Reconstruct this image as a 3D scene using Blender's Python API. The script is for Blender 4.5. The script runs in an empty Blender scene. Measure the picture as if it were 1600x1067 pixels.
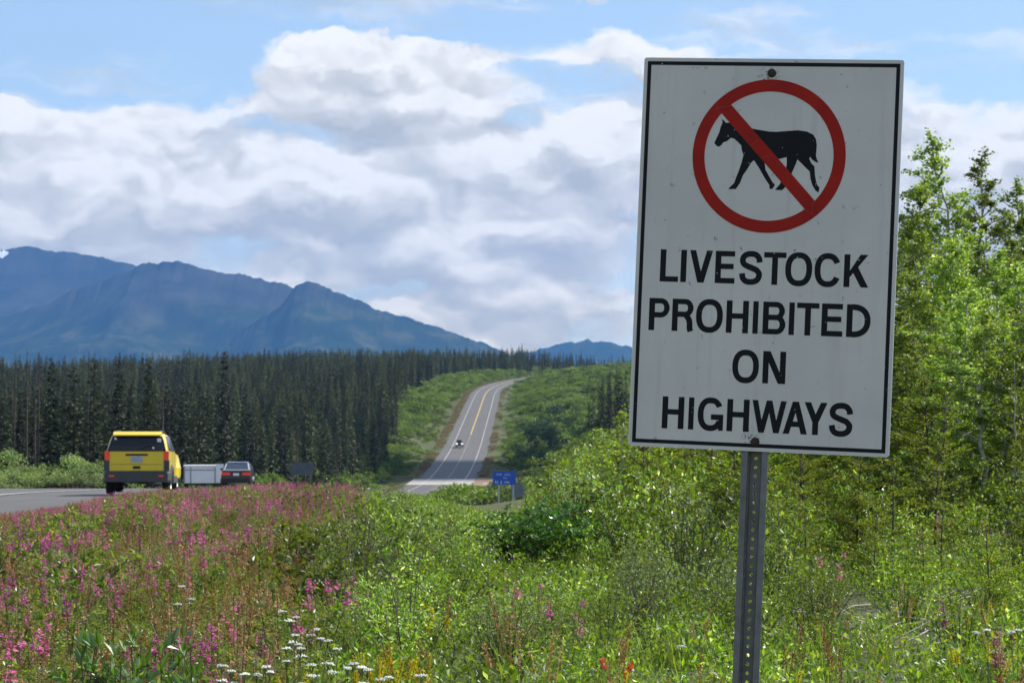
import bpy, math, random
import numpy as np
from mathutils import Vector, Matrix, Euler

random.seed(7)
rng = np.random.default_rng(11)
scene = bpy.context.scene
col = scene.collection
R = math.radians

# ------------------------------------------------------------------ camera
CAMZ = 1.55
FPX = 4000.0            # focal length in photograph pixels (1600 wide)
HOR = 682.0             # horizon row in the photograph
cam_data = bpy.data.cameras.new('camera')
cam_data.sensor_width = 36.0
cam_data.lens = 90.0
cam_data.clip_start = 0.1
cam_data.clip_end = 60000.0
cam_data.dof.use_dof = True
cam_data.dof.focus_distance = 7.45
cam_data.dof.aperture_fstop = 22.0
cam = bpy.data.objects.new('camera', cam_data)
col.objects.link(cam)
cam.location = (0, 0, CAMZ)
cam.rotation_euler = (R(90) + math.atan((HOR - 533.5) / FPX), 0, 0)
scene.camera = cam

# ------------------------------------------------------------------ render settings
scene.view_settings.view_transform = 'Standard'
scene.view_settings.look = 'None'
scene.view_settings.gamma = 1.0
scene.view_settings.exposure = 0.5
cy = scene.cycles
cy.use_denoising = True
cy.max_bounces = 6
cy.diffuse_bounces = 3
cy.glossy_bounces = 2
cy.transmission_bounces = 4
cy.transparent_max_bounces = 4
cy.volume_bounces = 0
cy.caustics_reflective = False
cy.caustics_refractive = False
cy.sample_clamp_indirect = 6.0

# ------------------------------------------------------------------ sun
SUN_AZ = R(64)          # clockwise from +Y
SUN_EL = R(47)
sd = Vector((math.sin(SUN_AZ) * math.cos(SUN_EL), math.cos(SUN_AZ) * math.cos(SUN_EL), math.sin(SUN_EL)))
sun_data = bpy.data.lights.new('sun', 'SUN')
sun_data.energy = 5.0
sun_data.angle = R(0.53)
sun_data.color = (1.0, 0.955, 0.88)
sun = bpy.data.objects.new('sun', sun_data)
col.objects.link(sun)
sun.rotation_euler = (-sd).to_track_quat('-Z', 'Y').to_euler()


# ------------------------------------------------------------------ node helper
class NB:
    """tiny expression builder for shader nodes"""
    def __init__(self, nt):
        self.nt = nt

    def node(self, t, **kw):
        n = self.nt.nodes.new(t)
        for k, v in kw.items():
            setattr(n, k, v)
        return n

    def link(self, a, b):
        if isinstance(a, (int, float)):
            b.default_value = a
        elif isinstance(a, tuple):
            b.default_value = a if len(a) == len(b.default_value) else (*a, 1.0)
        else:
            self.nt.links.new(a, b)

    def m(self, op, a, b=None, c=None, clamp=False):
        n = self.node('ShaderNodeMath', operation=op, use_clamp=clamp)
        self.link(a, n.inputs[0])
        if b is not None:
            self.link(b, n.inputs[1])
        if c is not None:
            self.link(c, n.inputs[2])
        return n.outputs[0]

    def comb(self, x, y, z=0.0):
        n = self.node('ShaderNodeCombineXYZ')
        self.link(x, n.inputs[0]); self.link(y, n.inputs[1]); self.link(z, n.inputs[2])
        return n.outputs[0]

    def noise(self, vec, scale, detail=4.0, rough=0.5, dim='3D', out=0, lac=2.0):
        n = self.node('ShaderNodeTexNoise', noise_dimensions=dim)
        if vec is not None:
            self.link(vec, n.inputs['Vector'])
        n.inputs['Scale'].default_value = scale
        n.inputs['Detail'].default_value = detail
        n.inputs['Roughness'].default_value = rough
        n.inputs['Lacunarity'].default_value = lac
        return n.outputs[out]

    def ramp(self, fac, stops, interp='LINEAR'):
        n = self.node('ShaderNodeValToRGB')
        n.color_ramp.interpolation = interp
        el = n.color_ramp.elements
        while len(el) < len(stops):
            el.new(0.5)
        for e, (p, c) in zip(el, stops):
            e.position = p
            e.color = (*c, 1.0) if len(c) == 3 else c
        self.link(fac, n.inputs[0])
        return n.outputs[0]

    def smooth(self, x, a, b):
        n = self.node('ShaderNodeMapRange', interpolation_type='SMOOTHSTEP')
        self.link(x, n.inputs[0])
        self.link(a, n.inputs[1]); self.link(b, n.inputs[2])
        return n.outputs[0]

    def mix(self, f, a, b, blend='MIX'):
        n = self.node('ShaderNodeMix', data_type='RGBA', blend_type=blend)
        self.link(f, n.inputs[0]); self.link(a, n.inputs[6]); self.link(b, n.inputs[7])
        return n.outputs[2]


# ------------------------------------------------------------------ world: Nishita sky with a layer of clouds
world = bpy.data.worlds.new('World')
scene.world = world
world.use_nodes = True
wt = world.node_tree
wt.nodes.clear()
w = NB(wt)
sky = w.node('ShaderNodeTexSky', sky_type='NISHITA')
sky.sun_disc = False
sky.sun_elevation = SUN_EL
sky.sun_rotation = SUN_AZ
sky.altitude = 700
sky.air_density = 1.0
sky.dust_density = 0.6
sky.ozone_density = 1.2
geo = w.node('ShaderNodeTexCoord').outputs['Generated']
sep = w.node('ShaderNodeSeparateXYZ')
w.link(geo, sep.inputs[0])
az = w.m('ARCTAN2', sep.outputs[0], sep.outputs[1])
el = w.m('ARCSINE', sep.outputs[2])
U = w.m('MULTIPLY', az, 2.5)       # 1.0 = one picture width to the right
V = w.m('MULTIPLY', el, 2.5)
PX = lambda x: (x - 800) / 1600.0
PY = lambda y: (HOR - y) / 1600.0
# warped coordinates give the puffs their uneven edges
warpn = w.noise(w.comb(U, w.m('MULTIPLY', V, 1.4), 3.1), 9.0, 5.0, 0.6, '2D', out=1)
wsep = w.node('ShaderNodeSeparateColor')
w.link(warpn, wsep.inputs[0])
UW = w.m('ADD', U, w.m('MULTIPLY', w.m('SUBTRACT', wsep.outputs[0], 0.5), 0.085))
VW = w.m('ADD', V, w.m('MULTIPLY', w.m('SUBTRACT', wsep.outputs[1], 0.5), 0.06))
BLOBS = [  # x, y, rx, ry, amount, sharpness
    (575, 130, 150, 62, 0.55), (470, 150, 70, 40, 0.20), (660, 165, 80, 45, 0.30),
    (290, 250, 220, 85, 0.34), (120, 300, 160, 90, 0.25), (700, 300, 260, 120, 0.22),
    (965, 205, 95, 48, 0.50), (860, 270, 160, 80, 0.18), (420, 380, 420, 90, 0.16),
    (880, 480, 120, 50, 0.28), (1560, 205, 60, 30, -0.1), (1480, 280, 90, 55, 0.32),
    (1500, 180, 80, 16, 0.18), (600, 448, 60, 14, -0.35), (800, 190, 40, 16, -0.30),
    (640, 82, 300, 18, 0.26), (900, 110, 220, 20, 0.16), (880, 160, 160, 26, 0.22),
    (180, 60, 260, 60, -0.30), (1100, 40, 600, 36, -0.35), (300, 120, 130, 60, -0.18),
    (840, 245, 30, 14, -0.2), (60, 200, 200, 26, 0.18), (1590, 90, 170, 60, -0.25),
]


def cloud_density(du, dv):
    uu = w.m('ADD', UW, du)
    vv = w.m('ADD', VW, dv)
    n = w.noise(w.comb(uu, w.m('MULTIPLY', vv, 2.7), 7.3), 5.6, 6.0, 0.50, '2D')
    d = w.m('MULTIPLY', w.m('SUBTRACT', n, 0.5), 1.9)
    # the layer thins out with height above the horizon
    lay = w.node('ShaderNodeMapRange', interpolation_type='SMOOTHSTEP')
    w.link(vv, lay.inputs[0])
    lay.inputs[1].default_value = PY(330); lay.inputs[2].default_value = PY(110)
    lay.inputs[3].default_value = 0.34; lay.inputs[4].default_value = -0.10
    d = w.m('ADD', d, lay.outputs[0])
    for x, y, rx, ry, a in BLOBS:
        ax = w.m('MULTIPLY', w.m('SUBTRACT', uu, PX(x)), 1600.0 / rx)
        ay = w.m('MULTIPLY', w.m('SUBTRACT', vv, PY(y)), 1600.0 / ry)
        g = w.m('MULTIPLY_ADD', ay, ay, w.m('MULTIPLY', ax, ax))
        g = w.m('EXPONENT', w.m('MULTIPLY', w.m('MULTIPLY', g, g), -0.6))
        d = w.m('MULTIPLY_ADD', g, a, d)
    return d


d0 = cloud_density(0.0, 0.0)
d1 = cloud_density(0.008, 0.022)
# billows: rounded cells of two sizes, brighter on the side turned to the sun


def billow(du, dv, sc):
    v = w.node('ShaderNodeTexVoronoi', feature='SMOOTH_F1', voronoi_dimensions='2D')
    v.inputs['Smoothness'].default_value = 0.6
    w.link(w.comb(w.m('ADD', UW, du), w.m('MULTIPLY', w.m('ADD', VW, dv), 1.35), 4.0), v.inputs['Vector'])
    v.inputs['Scale'].default_value = sc
    v.inputs['Detail'].default_value = 1.0
    v.inputs['Roughness'].default_value = 0.55
    return v.outputs['Distance']


b0_ = billow(0.0, 0.0, 15.0)
bl = w.m('SUBTRACT', billow(0.004, 0.010, 15.0), b0_)
alpha = w.smooth(w.m('ADD', d0, w.m('MULTIPLY', b0_, -0.08)), -0.14, 0.24)
lit = w.m('ADD', w.m('MULTIPLY', w.m('SUBTRACT', d0, d1), 1.25), 0.57, clamp=True)
lit = w.m('ADD', lit, w.m('MULTIPLY', bl, 0.8), clamp=True)
fine = w.noise(w.comb(UW, w.m('MULTIPLY', VW, 1.8), 1.7), 11.0, 4.0, 0.55, '2D')
lit = w.m('ADD', lit, w.m('MULTIPLY', w.m('SUBTRACT', fine, 0.46), 0.85), clamp=True)
ccol = w.ramp(lit, [(0.0, (0.42, 0.425, 0.42)), (0.3, (0.51, 0.51, 0.49)), (0.6, (0.62, 0.61, 0.58)), (1.0, (0.84, 0.82, 0.78))])
low = w.smooth(V, 0.30, 0.02)
ccol = w.mix(low, ccol, w.mix(1.0, ccol, (1.22, 1.10, 0.86), 'MULTIPLY'))
skyc = w.node('ShaderNodeVectorMath', operation='SCALE')
w.link(sky.outputs[0], skyc.inputs[0])
skyc.inputs['Scale'].default_value = 0.112
# thin high veil whitens the blue
veil = w.m('MULTIPLY', w.noise(w.comb(U, w.m('MULTIPLY', V, 4.0), 9.0), 3.0, 4.0, 0.6, '2D'), 0.35)
skyb = w.mix(veil, skyc.outputs[0], (0.42, 0.56, 0.80))
wisp = w.noise(w.comb(w.m('MULTIPLY', UW, 0.8), w.m('MULTIPLY', VW, 5.0), 2.2), 4.0, 5.0, 0.55, '2D')
alpha = w.m('MAXIMUM', alpha, w.m('MULTIPLY', w.smooth(wisp, 0.48, 0.72), 0.62))
final = w.mix(alpha, skyb, ccol)
bg = w.node('ShaderNodeBackground')
w.link(final, bg.inputs[0])
bg.inputs[1].default_value = 1.0
wo = w.node('ShaderNodeOutputWorld')
wt.links.new(bg.outputs[0], wo.inputs[0])
world.cycles.sampling_method = 'MANUAL'
world.cycles.sample_map_resolution = 512


# ------------------------------------------------------------------ materials
def new_mat(name):
    m = bpy.data.materials.new(name)
    m.use_nodes = True
    nt = m.node_tree
    nt.nodes.clear()
    b = NB(nt)
    out = b.node('ShaderNodeOutputMaterial')
    return m, b, out


def pbr(name, color, rough=0.6, metal=0.0, spec=0.5, var=0.0, vscale=8.0, bump=0.0, bscale=60.0, emit=None, coat=0.0):
    m, b, out = new_mat(name)
    p = b.node('ShaderNodeBsdfPrincipled')
    tc = b.node('ShaderNodeTexCoord').outputs['Object']
    if var > 0:
        n = b.noise(tc, vscale, 5.0, 0.6)
        c0 = tuple(max(0, c * (1 - var)) for c in color)
        c1 = tuple(min(1, c * (1 + var)) for c in color)
        b.link(b.ramp(n, [(0.3, c0), (0.7, c1)]), p.inputs['Base Color'])
    else:
        p.inputs['Base Color'].default_value = (*color, 1)
    p.inputs['Roughness'].default_value = rough
    p.inputs['Metallic'].default_value = metal
    p.inputs['Specular IOR Level'].default_value = spec
    p.inputs['Coat Weight'].default_value = coat
    if emit:
        p.inputs['Emission Color'].default_value = (*emit[0], 1)
        p.inputs['Emission Strength'].default_value = emit[1]
    if bump > 0:
        bn = b.node('ShaderNodeBump')
        bn.inputs['Strength'].default_value = bump
        bn.inputs['Distance'].default_value = 0.01
        b.link(b.noise(tc, bscale, 4.0, 0.6), bn.inputs['Height'])
        b.link(bn.outputs[0], p.inputs['Normal'])
    b.link(p.outputs[0], out.inputs[0])
    return m


def leafmat(name, stops, trans=0.35, rough=0.4, spec=0.5, transcol=None, objvar=0.25, vr=(0.78, 0.5)):
    """leaf: colour differs from leaf to leaf (random per island) and from plant to plant"""
    m, b, out = new_mat(name)
    g = b.node('ShaderNodeNewGeometry')
    oi = b.node('ShaderNodeObjectInfo')
    f = b.m('ADD', b.m('MULTIPLY', g.outputs['Random Per Island'], 1 - objvar),
            b.m('MULTIPLY', oi.outputs['Random'], objvar))
    c = b.ramp(f, stops)
    hs = b.node('ShaderNodeHueSaturation')
    b.link(b.m('MULTIPLY_ADD', oi.outputs['Random'], 0.03, 0.485), hs.inputs['Hue'])
    b.link(b.m('MULTIPLY_ADD', oi.outputs['Random'], vr[1], vr[0]), hs.inputs['Value'])
    hs.inputs['Saturation'].default_value = 1.0
    b.link(c, hs.inputs['Color'])
    c = hs.outputs[0]
    p = b.node('ShaderNodeBsdfPrincipled')
    b.link(c, p.inputs['Base Color'])
    p.inputs['Roughness'].default_value = rough
    p.inputs['Specular IOR Level'].default_value = spec
    if trans > 0:
        t = b.node('ShaderNodeBsdfTranslucent')
        tc = b.mix(1.0, c, transcol or (1.9, 1.7, 0.8), 'MULTIPLY')
        b.link(tc, t.inputs[0])
        mx = b.node('ShaderNodeMixShader')
        mx.inputs[0].default_value = trans
        b.link(p.outputs[0], mx.inputs[1]); b.link(t.outputs[0], mx.inputs[2])
        b.link(mx.outputs[0], out.inputs[0])
    else:
        b.link(p.outputs[0], out.inputs[0])
    return m


M = {}
M['willow'] = leafmat('willow_leaf', [(0.0, (0.035, 0.065, 0.008)), (0.45, (0.085, 0.165, 0.014)), (0.78, (0.17, 0.26, 0.030)), (0.88, (0.28, 0.36, 0.12)), (1.0, (0.56, 0.61, 0.44))], 0.48, 0.42, 0.55, vr=(0.70, 0.95))
M['willow_grey'] = leafmat('grey_willow_leaf', [(0.0, (0.045, 0.078, 0.028)), (0.6, (0.12, 0.185, 0.055)), (0.9, (0.25, 0.32, 0.14)), (1.0, (0.46, 0.52, 0.36))], 0.38, 0.45, 0.5, vr=(0.70, 0.85))
M['birch'] = leafmat('dwarf_birch_leaf', [(0.0, (0.05, 0.12, 0.012)), (0.6, (0.12, 0.20, 0.015)), (0.9, (0.20, 0.25, 0.02)), (1.0, (0.30, 0.14, 0.02))], 0.45, 0.35, 0.6)
M['alder'] = leafmat('alder_leaf', [(0.0, (0.02, 0.07, 0.01)), (0.7, (0.05, 0.14, 0.012)), (1.0, (0.09, 0.19, 0.02))], 0.30, 0.33, 0.7)
M['aspen'] = leafmat('aspen_leaf', [(0.0, (0.055, 0.095, 0.012)), (0.6, (0.135, 0.215, 0.025)), (0.9, (0.24, 0.32, 0.06)), (1.0, (0.44, 0.50, 0.30))], 0.50, 0.42, 0.6, vr=(0.75, 0.75))
M['ysp'] = leafmat('young_spruce_needle', [(0.0, (0.045, 0.07, 0.008)), (0.5, (0.13, 0.19, 0.012)), (1.0, (0.29, 0.34, 0.025))], 0.42, 0.5, 0.4)
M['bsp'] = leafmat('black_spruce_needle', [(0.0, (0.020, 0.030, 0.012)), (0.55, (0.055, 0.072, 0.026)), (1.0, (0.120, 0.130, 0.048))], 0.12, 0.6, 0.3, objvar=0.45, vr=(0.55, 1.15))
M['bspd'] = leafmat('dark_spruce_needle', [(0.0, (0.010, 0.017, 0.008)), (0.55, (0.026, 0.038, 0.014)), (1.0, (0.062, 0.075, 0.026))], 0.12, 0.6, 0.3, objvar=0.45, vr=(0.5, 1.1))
M['dead'] = leafmat('dead_spruce_twig', [(0.0, (0.05, 0.042, 0.034)), (1.0, (0.15, 0.125, 0.10))], 0.0, 0.8, 0.2)
M['farshrub'] = leafmat('hillside_shrub_leaf', [(0.0, (0.040, 0.080, 0.018)), (0.5, (0.10, 0.165, 0.028)), (1.0, (0.19, 0.25, 0.045))], 0.30, 0.5, 0.4, objvar=0.5)
M['farshrub_dry'] = leafmat('dry_verge_plant', [(0.0, (0.26, 0.13, 0.11)), (0.4, (0.28, 0.20, 0.12)), (0.7, (0.16, 0.19, 0.07)), (1.0, (0.40, 0.33, 0.18))], 0.2, 0.7, 0.3, objvar=0.6, transcol=(1.3, 1.2, 1.0))
M['herb'] = leafmat('herb_leaf', [(0.0, (0.045, 0.085, 0.012)), (0.6, (0.13, 0.19, 0.022)), (1.0, (0.26, 0.30, 0.05))], 0.40, 0.4, 0.5)
M['pink'] = leafmat('pink_petal', [(0.0, (0.36, 0.07, 0.19)), (0.6, (0.53, 0.13, 0.32)), (1.0, (0.70, 0.30, 0.48))], 0.45, 0.6, 0.2, transcol=(1.2, 1.0, 1.2), objvar=0.3)
M['faded'] = leafmat('faded_seed_pod', [(0.0, (0.24, 0.09, 0.07)), (0.5, (0.36, 0.17, 0.13)), (0.7, (0.44, 0.25, 0.18)), (1.0, (0.52, 0.18, 0.28))], 0.35, 0.7, 0.2, transcol=(1.3, 1.1, 1.0), objvar=0.4)
M['white'] = leafmat('white_floret', [(0.0, (0.70, 0.71, 0.64)), (1.0, (0.85, 0.86, 0.80))], 0.2, 0.7, 0.2, transcol=(1, 1, 1), objvar=0.0)
M['yellow'] = leafmat('yellow_floret', [(0.0, (0.42, 0.31, 0.01)), (1.0, (0.62, 0.50, 0.02))], 0.3, 0.7, 0.2, transcol=(1.1, 1.0, 0.6))
M['orange'] = leafmat('orange_bract', [(0.0, (0.60, 0.12, 0.03)), (1.0, (0.80, 0.26, 0.08))], 0.3, 0.7, 0.2, transcol=(1.1, 1.0, 0.8))
M['grass'] = leafmat('grass_blade', [(0.0, (0.06, 0.12, 0.02)), (0.55, (0.12, 0.19, 0.035)), (0.8, (0.24, 0.25, 0.06)), (1.0, (0.38, 0.32, 0.14))], 0.35, 0.5, 0.4)
M['drystem'] = leafmat('dry_stalk', [(0.0, (0.20, 0.08, 0.03)), (0.5, (0.34, 0.19, 0.07)), (1.0, (0.45, 0.34, 0.17))], 0.2, 0.7, 0.2, transcol=(1.2, 1.1, 0.9))
M['stem'] = pbr('green_stem', (0.10, 0.12, 0.035), 0.6, var=0.3)
M['bark'] = pbr('shrub_bark', (0.10, 0.075, 0.05), 0.8, var=0.4, vscale=20)
M['sprbark'] = pbr('spruce_bark', (0.075, 0.058, 0.045), 0.9, var=0.4, vscale=12)
M['aspbark'] = pbr('pale_aspen_bark', (0.30, 0.30, 0.24), 0.7, var=0.35, vscale=9)
M['deadwood'] = pbr('weathered_twig', (0.33, 0.29, 0.25), 0.8, var=0.3, vscale=20)


# ------------------------------------------------------------------ mesh helpers
class Geo:
    def __init__(self):
        self.V = []; self.T = []; self.I = []; self.n = 0

    def add(self, V, T, mi=0):
        V = np.asarray(V, float).reshape(-1, 3)
        T = np.asarray(T, int).reshape(-1, 3)
        self.V.append(V); self.T.append(T + self.n); self.I.append(np.full(len(T), mi, int))
        self.n += len(V)
        return self

    def mesh(self, name, mats, smooth=False):
        V = np.concatenate(self.V) if self.V else np.zeros((0, 3))
        T = np.concatenate(self.T) if self.T else np.zeros((0, 3), int)
        I = np.concatenate(self.I) if self.I else np.zeros(0, int)
        me = bpy.data.meshes.new(name)
        me.vertices.add(len(V)); me.vertices.foreach_set('co', V.astype(np.float32).ravel())
        me.loops.add(len(T) * 3); me.loops.foreach_set('vertex_index', T.astype(np.int32).ravel())
        me.polygons.add(len(T))
        me.polygons.foreach_set('loop_start', np.arange(0, len(T) * 3, 3, dtype=np.int32))
        me.polygons.foreach_set('material_index', I.astype(np.int32))
        me.polygons.foreach_set('use_smooth', np.full(len(T), bool(smooth)))
        for mt in mats:
            me.materials.append(mt)
        me.update(calc_edges=True)
        return me


def norm(a):
    a = np.asarray(a, float)
    return a / np.maximum(np.linalg.norm(a, axis=-1, keepdims=True), 1e-9)


def leaf_arrays(P, D, N, L, W, fold=0.12, wide=0.45):
    """diamond leaves (two triangles each, folded along the midrib)"""
    P = np.asarray(P, float); D = norm(D)
    S = norm(np.cross(D, N)); Nn = np.cross(S, D)
    L = np.broadcast_to(np.asarray(L, float).reshape(-1, 1), (len(P), 1))
    W = np.broadcast_to(np.asarray(W, float).reshape(-1, 1), (len(P), 1))
    tip = P + D * L
    a = P + D * L * wide + S * W / 2 + Nn * W * fold
    b = P + D * L * wide - S * W / 2 + Nn * W * fold
    V = np.stack([P, b, tip, a], 1).reshape(-1, 3)
    k = np.arange(len(P))[:, None] * 4
    T = np.concatenate([k + np.array([[0, 1, 2]]), k + np.array([[0, 2, 3]])], 1).reshape(-1, 3)
    return V, T


def spike_arrays(P, D, N, L, W):
    """single triangle blades"""
    P = np.asarray(P, float); D = norm(D)
    S = norm(np.cross(D, N))
    L = np.broadcast_to(np.asarray(L, float).reshape(-1, 1), (len(P), 1))
    W = np.broadcast_to(np.asarray(W, float).reshape(-1, 1), (len(P), 1))
    V = np.stack([P + S * W / 2, P - S * W / 2, P + D * L], 1).reshape(-1, 3)
    T = np.arange(len(P) * 3).reshape(-1, 3)
    return V, T


def tube(path, rad, n=5, cap=True):
    path = np.asarray(path, float); k = len(path)
    rad = np.broadcast_to(np.asarray(rad, float), (k,))
    d = norm(np.gradient(path, axis=0))
    ref = np.array([0.0, 0.0, 1.0]) if abs(d[:, 2]).mean() < 0.8 else np.array([1.0, 0.0, 0.0])
    s = norm(np.cross(d, ref)); t = np.cross(s, d)
    a = np.linspace(0, 2 * math.pi, n, endpoint=False)
    V = path[:, None] + rad[:, None, None] * (np.cos(a)[None, :, None] * s[:, None] + np.sin(a)[None, :, None] * t[:, None])
    V = V.reshape(-1, 3)
    T = []
    for i in range(k - 1):
        for j in range(n):
            p, q = i * n + j, i * n + (j + 1) % n
            T += [(p, q, q + n), (p, q + n, p + n)]
    if cap:
        for j in range(1, n - 1):
            T.append((0, j + 1, j)); T.append(((k - 1) * n, (k - 1) * n + j, (k - 1) * n + j + 1))
    return V, np.array(T)


def box_arrays(x0, x1, y0, y1, z0, z1):
    V = [(x0, y0, z0), (x1, y0, z0), (x1, y1, z0), (x0, y1, z0), (x0, y0, z1), (x1, y0, z1), (x1, y1, z1), (x0, y1, z1)]
    Q = [(0, 3, 2, 1), (4, 5, 6, 7), (0, 1, 5, 4), (1, 2, 6, 5), (2, 3, 7, 6), (3, 0, 4, 7)]
    T = []
    for q in Q:
        T += [(q[0], q[1], q[2]), (q[0], q[2], q[3])]
    return np.array(V, float), np.array(T)


def prism(poly, y0, y1):
    """closed polygon in (x, z) pushed from y0 to y1 through a bmesh (handles concave outlines)"""
    import bmesh
    bm = bmesh.new()
    a = [bm.verts.new((x, y0, z)) for x, z in poly]
    b = [bm.verts.new((x, y1, z)) for x, z in poly]
    n = len(poly)
    bm.faces.new(a); bm.faces.new(b[::-1])
    for i in range(n):
        bm.faces.new((a[i], b[i], b[(i + 1) % n], a[(i + 1) % n]))
    bmesh.ops.recalc_face_normals(bm, faces=bm.faces)
    bmesh.ops.triangulate(bm, faces=bm.faces)
    V = np.array([v.co[:] for v in bm.verts]); bm.verts.index_update()
    T = np.array([[v.index for v in f.verts] for f in bm.faces])
    bm.free()
    return V, T


def link(name, data, parent=None, loc=None):
    o = bpy.data.objects.new(name, data)
    col.objects.link(o)
    if parent is not None:
        o.parent = parent
    if loc is not None:
        o.location = loc
    return o


def tag(o, label=None, cat=None, group=None, kind=None):
    if label: o['label'] = label
    if cat: o['category'] = cat
    if group: o['group'] = group
    if kind: o['kind'] = kind
    return o


def thing(name, label, cat, loc=(0, 0, 0), group=None, rz=0.0):
    o = link(name, None)
    o.location = loc
    o.rotation_euler = (0, 0, rz)
    o.empty_display_size = 0.2
    return tag(o, label, cat, group)


def place(proto, name, label, cat, group, loc, rz=0.0, s=1.0, sz=None, tilt=0.0):
    """proto = list of (part name, mesh); the copies share mesh data"""
    o = thing(name, label, cat, loc, group)
    o.rotation_euler = (tilt * math.cos(rz * 3), tilt * math.sin(rz * 5), rz)
    o.scale = (s, s, s if sz is None else sz)
    for pn, me in proto:
        link(pn, me, o)
    return o


# ------------------------------------------------------------------ terrain and road profile
def ss(a, b, x):
    t = np.clip((np.asarray(x, float) - a) / (b - a), 0, 1)
    return t * t * (3 - 2 * t)


_YT = np.arange(-400, 16001, 5.0)
_zy = [(-400, 0), (0, 0), (62, 0), (70, -.02), (80, -.2), (100, -.52), (142, -1.3), (200, -2.9), (300, -6.2), (400, -8.3), (460, -8.3), (512, -7.0),
       (590, -4.0), (626, -2.5), (680, 0.0), (731, 3.0), (787, 6.6), (857, 11.2), (920, 14.6), (1000, 18.4), (1100, 22.5), (1200, 27.0),
       (1280, 30.5), (1350, 33.0), (1450, 36.8), (1550, 39.5), (1650, 40), (1800, 36), (2500, -10), (4000, -60), (16000, -60)]
_xy = [(-400, 10), (0, -12.8), (30, -14.8), (70, -17.6), (100, -19.7), (142, -22.0), (200, -23.6), (260, -23.2), (330, -20.6), (400, -17.3), (460, -14.4),
       (512, -12.6), (626, -11.8), (731, -11.5), (857, -10.6), (1000, -10.4), (1100, -9.0), (1180, -4.0), (1250, 4.5), (1350, 16),
       (1450, 30), (1550, 48), (1650, 62), (1800, 75), (2500, 75), (16000, 75)]
_z0 = np.interp(_YT, *zip(*_zy)); _x0 = np.interp(_YT, *zip(*_xy))


def _smooth(a, near, far):
    out = a.copy()
    for sig, lo in ((near, -1e9), (far, 250)):
        k = np.arange(-40, 41); g = np.exp(-0.5 * (k * 5.0 / sig) ** 2); g /= g.sum()
        s = np.convolve(np.pad(a, 40, mode='edge'), g, mode='valid')
        wgt = ss(lo, lo + 200, _YT) if lo > 0 else np.ones_like(a)
        out = out * (1 - wgt) + s * wgt
    return out


_Z = _smooth(_z0, 7.0, 26.0); _X = _smooth(_x0, 12.0, 30.0)
ZR = lambda y: np.interp(y, _YT, _Z)
XC = lambda y: np.interp(y, _YT, _X)
_px = rng.normal(size=(40, 4))


def rough(X, Y, s):
    """cheap smooth value noise from a few sines"""
    o = 0
    for i in range(8):
        a = _px[i]
        o = o + np.sin((X * a[0] + Y * a[1]) * s * 1.7 + a[2] * 9) * 0.35
    return o


def EDGE_R(Y):     # right edge of the asphalt, metres right of the road centre: a paved lay-by beside the near stretch
    return 5.75 + (1.0 + 1.9 * ss(50, 66, Y)) * (1 - ss(165, 200, Y))


def H(X, Y):
    X = np.asarray(X, float); Y = np.asarray(Y, float)
    zr = ZR(Y); d = X - XC(Y); er = EDGE_R(Y)
    z = zr - 0.035 * (1 - ss(0.0, 0.5, np.where(d > 0, d - er, -d - 5.75)))
    near = 1 - ss(60, 130, Y)
    r = d - er
    # right-hand side
    v_near = 0.34 * ss(0.3, 2.6, r) + 1.25 * ss(12, 45, Y) * ss(-1.5, 6.5, X) + 0.05 * np.clip(X - 7, 0, 40) * ss(10, 30, Y)
    v_far = -1.5 * ss(0.5, 8, r) * (1 - ss(420, 520, Y)) + 8.5 * ss(12, 28, r) * ss(240, 330, Y) * (1 - ss(520, 640, Y)) \
        + 3.0 * ss(6, 40, r) * ss(600, 760, Y)
    z = z + np.where(d > 0, v_near * near + v_far * (1 - near), 0)
    z = z - 1.7 * ss(42, 70, Y) * (1 - ss(120, 190, Y)) * ss(2, 7, r) * (1 - ss(2.5, 6, X))
    # left-hand side
    l = -d - 5.75
    z = z + np.where(d < 0, -0.5 * ss(0.5, 4, l) + 0.5 * ss(6, 14, l) + 1.8 * ss(2, 14, l) * ss(560, 700, Y)
                     - 11 * ss(60, 300, -X) * ss(800, 1300, Y), 0)
    away = np.maximum(ss(1.0, 4.0, r), ss(1.0, 4.0, l))
    z = z + away * (0.05 * rough(X, Y, 1.0) + 0.35 * rough(X, Y, 0.06) * ss(60, 200, Y) + 1.2 * rough(X, Y, 0.012) * ss(300, 800, Y) * ss(5, 25, np.maximum(r, l)))
    return z


def px2x(px, Y): return (px - 800) / FPX * Y
def ztop(py, Y): return CAMZ - (py - HOR) / FPX * Y


# ground sheet, laid out along the road
offs = [0, 2.5, 5, 5.8, 6.1, 6.5, 6.75, 6.9, 7.1, 7.4, 7.7, 8.0, 8.3, 8.6, 8.8, 9.0, 9.3, 9.7, 10.3, 11, 12]
while offs[-1] < 42: offs.append(offs[-1] + 1.1)
while offs[-1] < 8000: offs.append(offs[-1] * 1.13)
offs = np.array(sorted(set([-o for o in offs] + offs)))
rows = list(np.arange(-60, 110, 1.25))
while rows[-1] < 2200: rows.append(rows[-1] + max(1.25, rows[-1] * 0.012))
while rows[-1] < 14800: rows.append(rows[-1] * 1.06)
rows = np.array([-4000, -1500, -500, -200, -110] + rows)
YY, OO = np.meshgrid(rows, offs, indexing='ij')
XX = XC(YY) + OO
ZZ = H(XX, YY)
nr, nc = XX.shape
idx = np.arange(nr * nc).reshape(nr, nc)
a, b_, c_, d_ = idx[:-1, :-1].ravel(), idx[:-1, 1:].ravel(), idx[1:, 1:].ravel(), idx[1:, :-1].ravel()
gm = Geo().add(np.stack([XX, YY, ZZ], -1).reshape(-1, 3), np.concatenate([np.stack([a, b_, c_], 1), np.stack([a, c_, d_], 1)]))
gmat, b, out = new_mat('meadow_soil')
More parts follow.
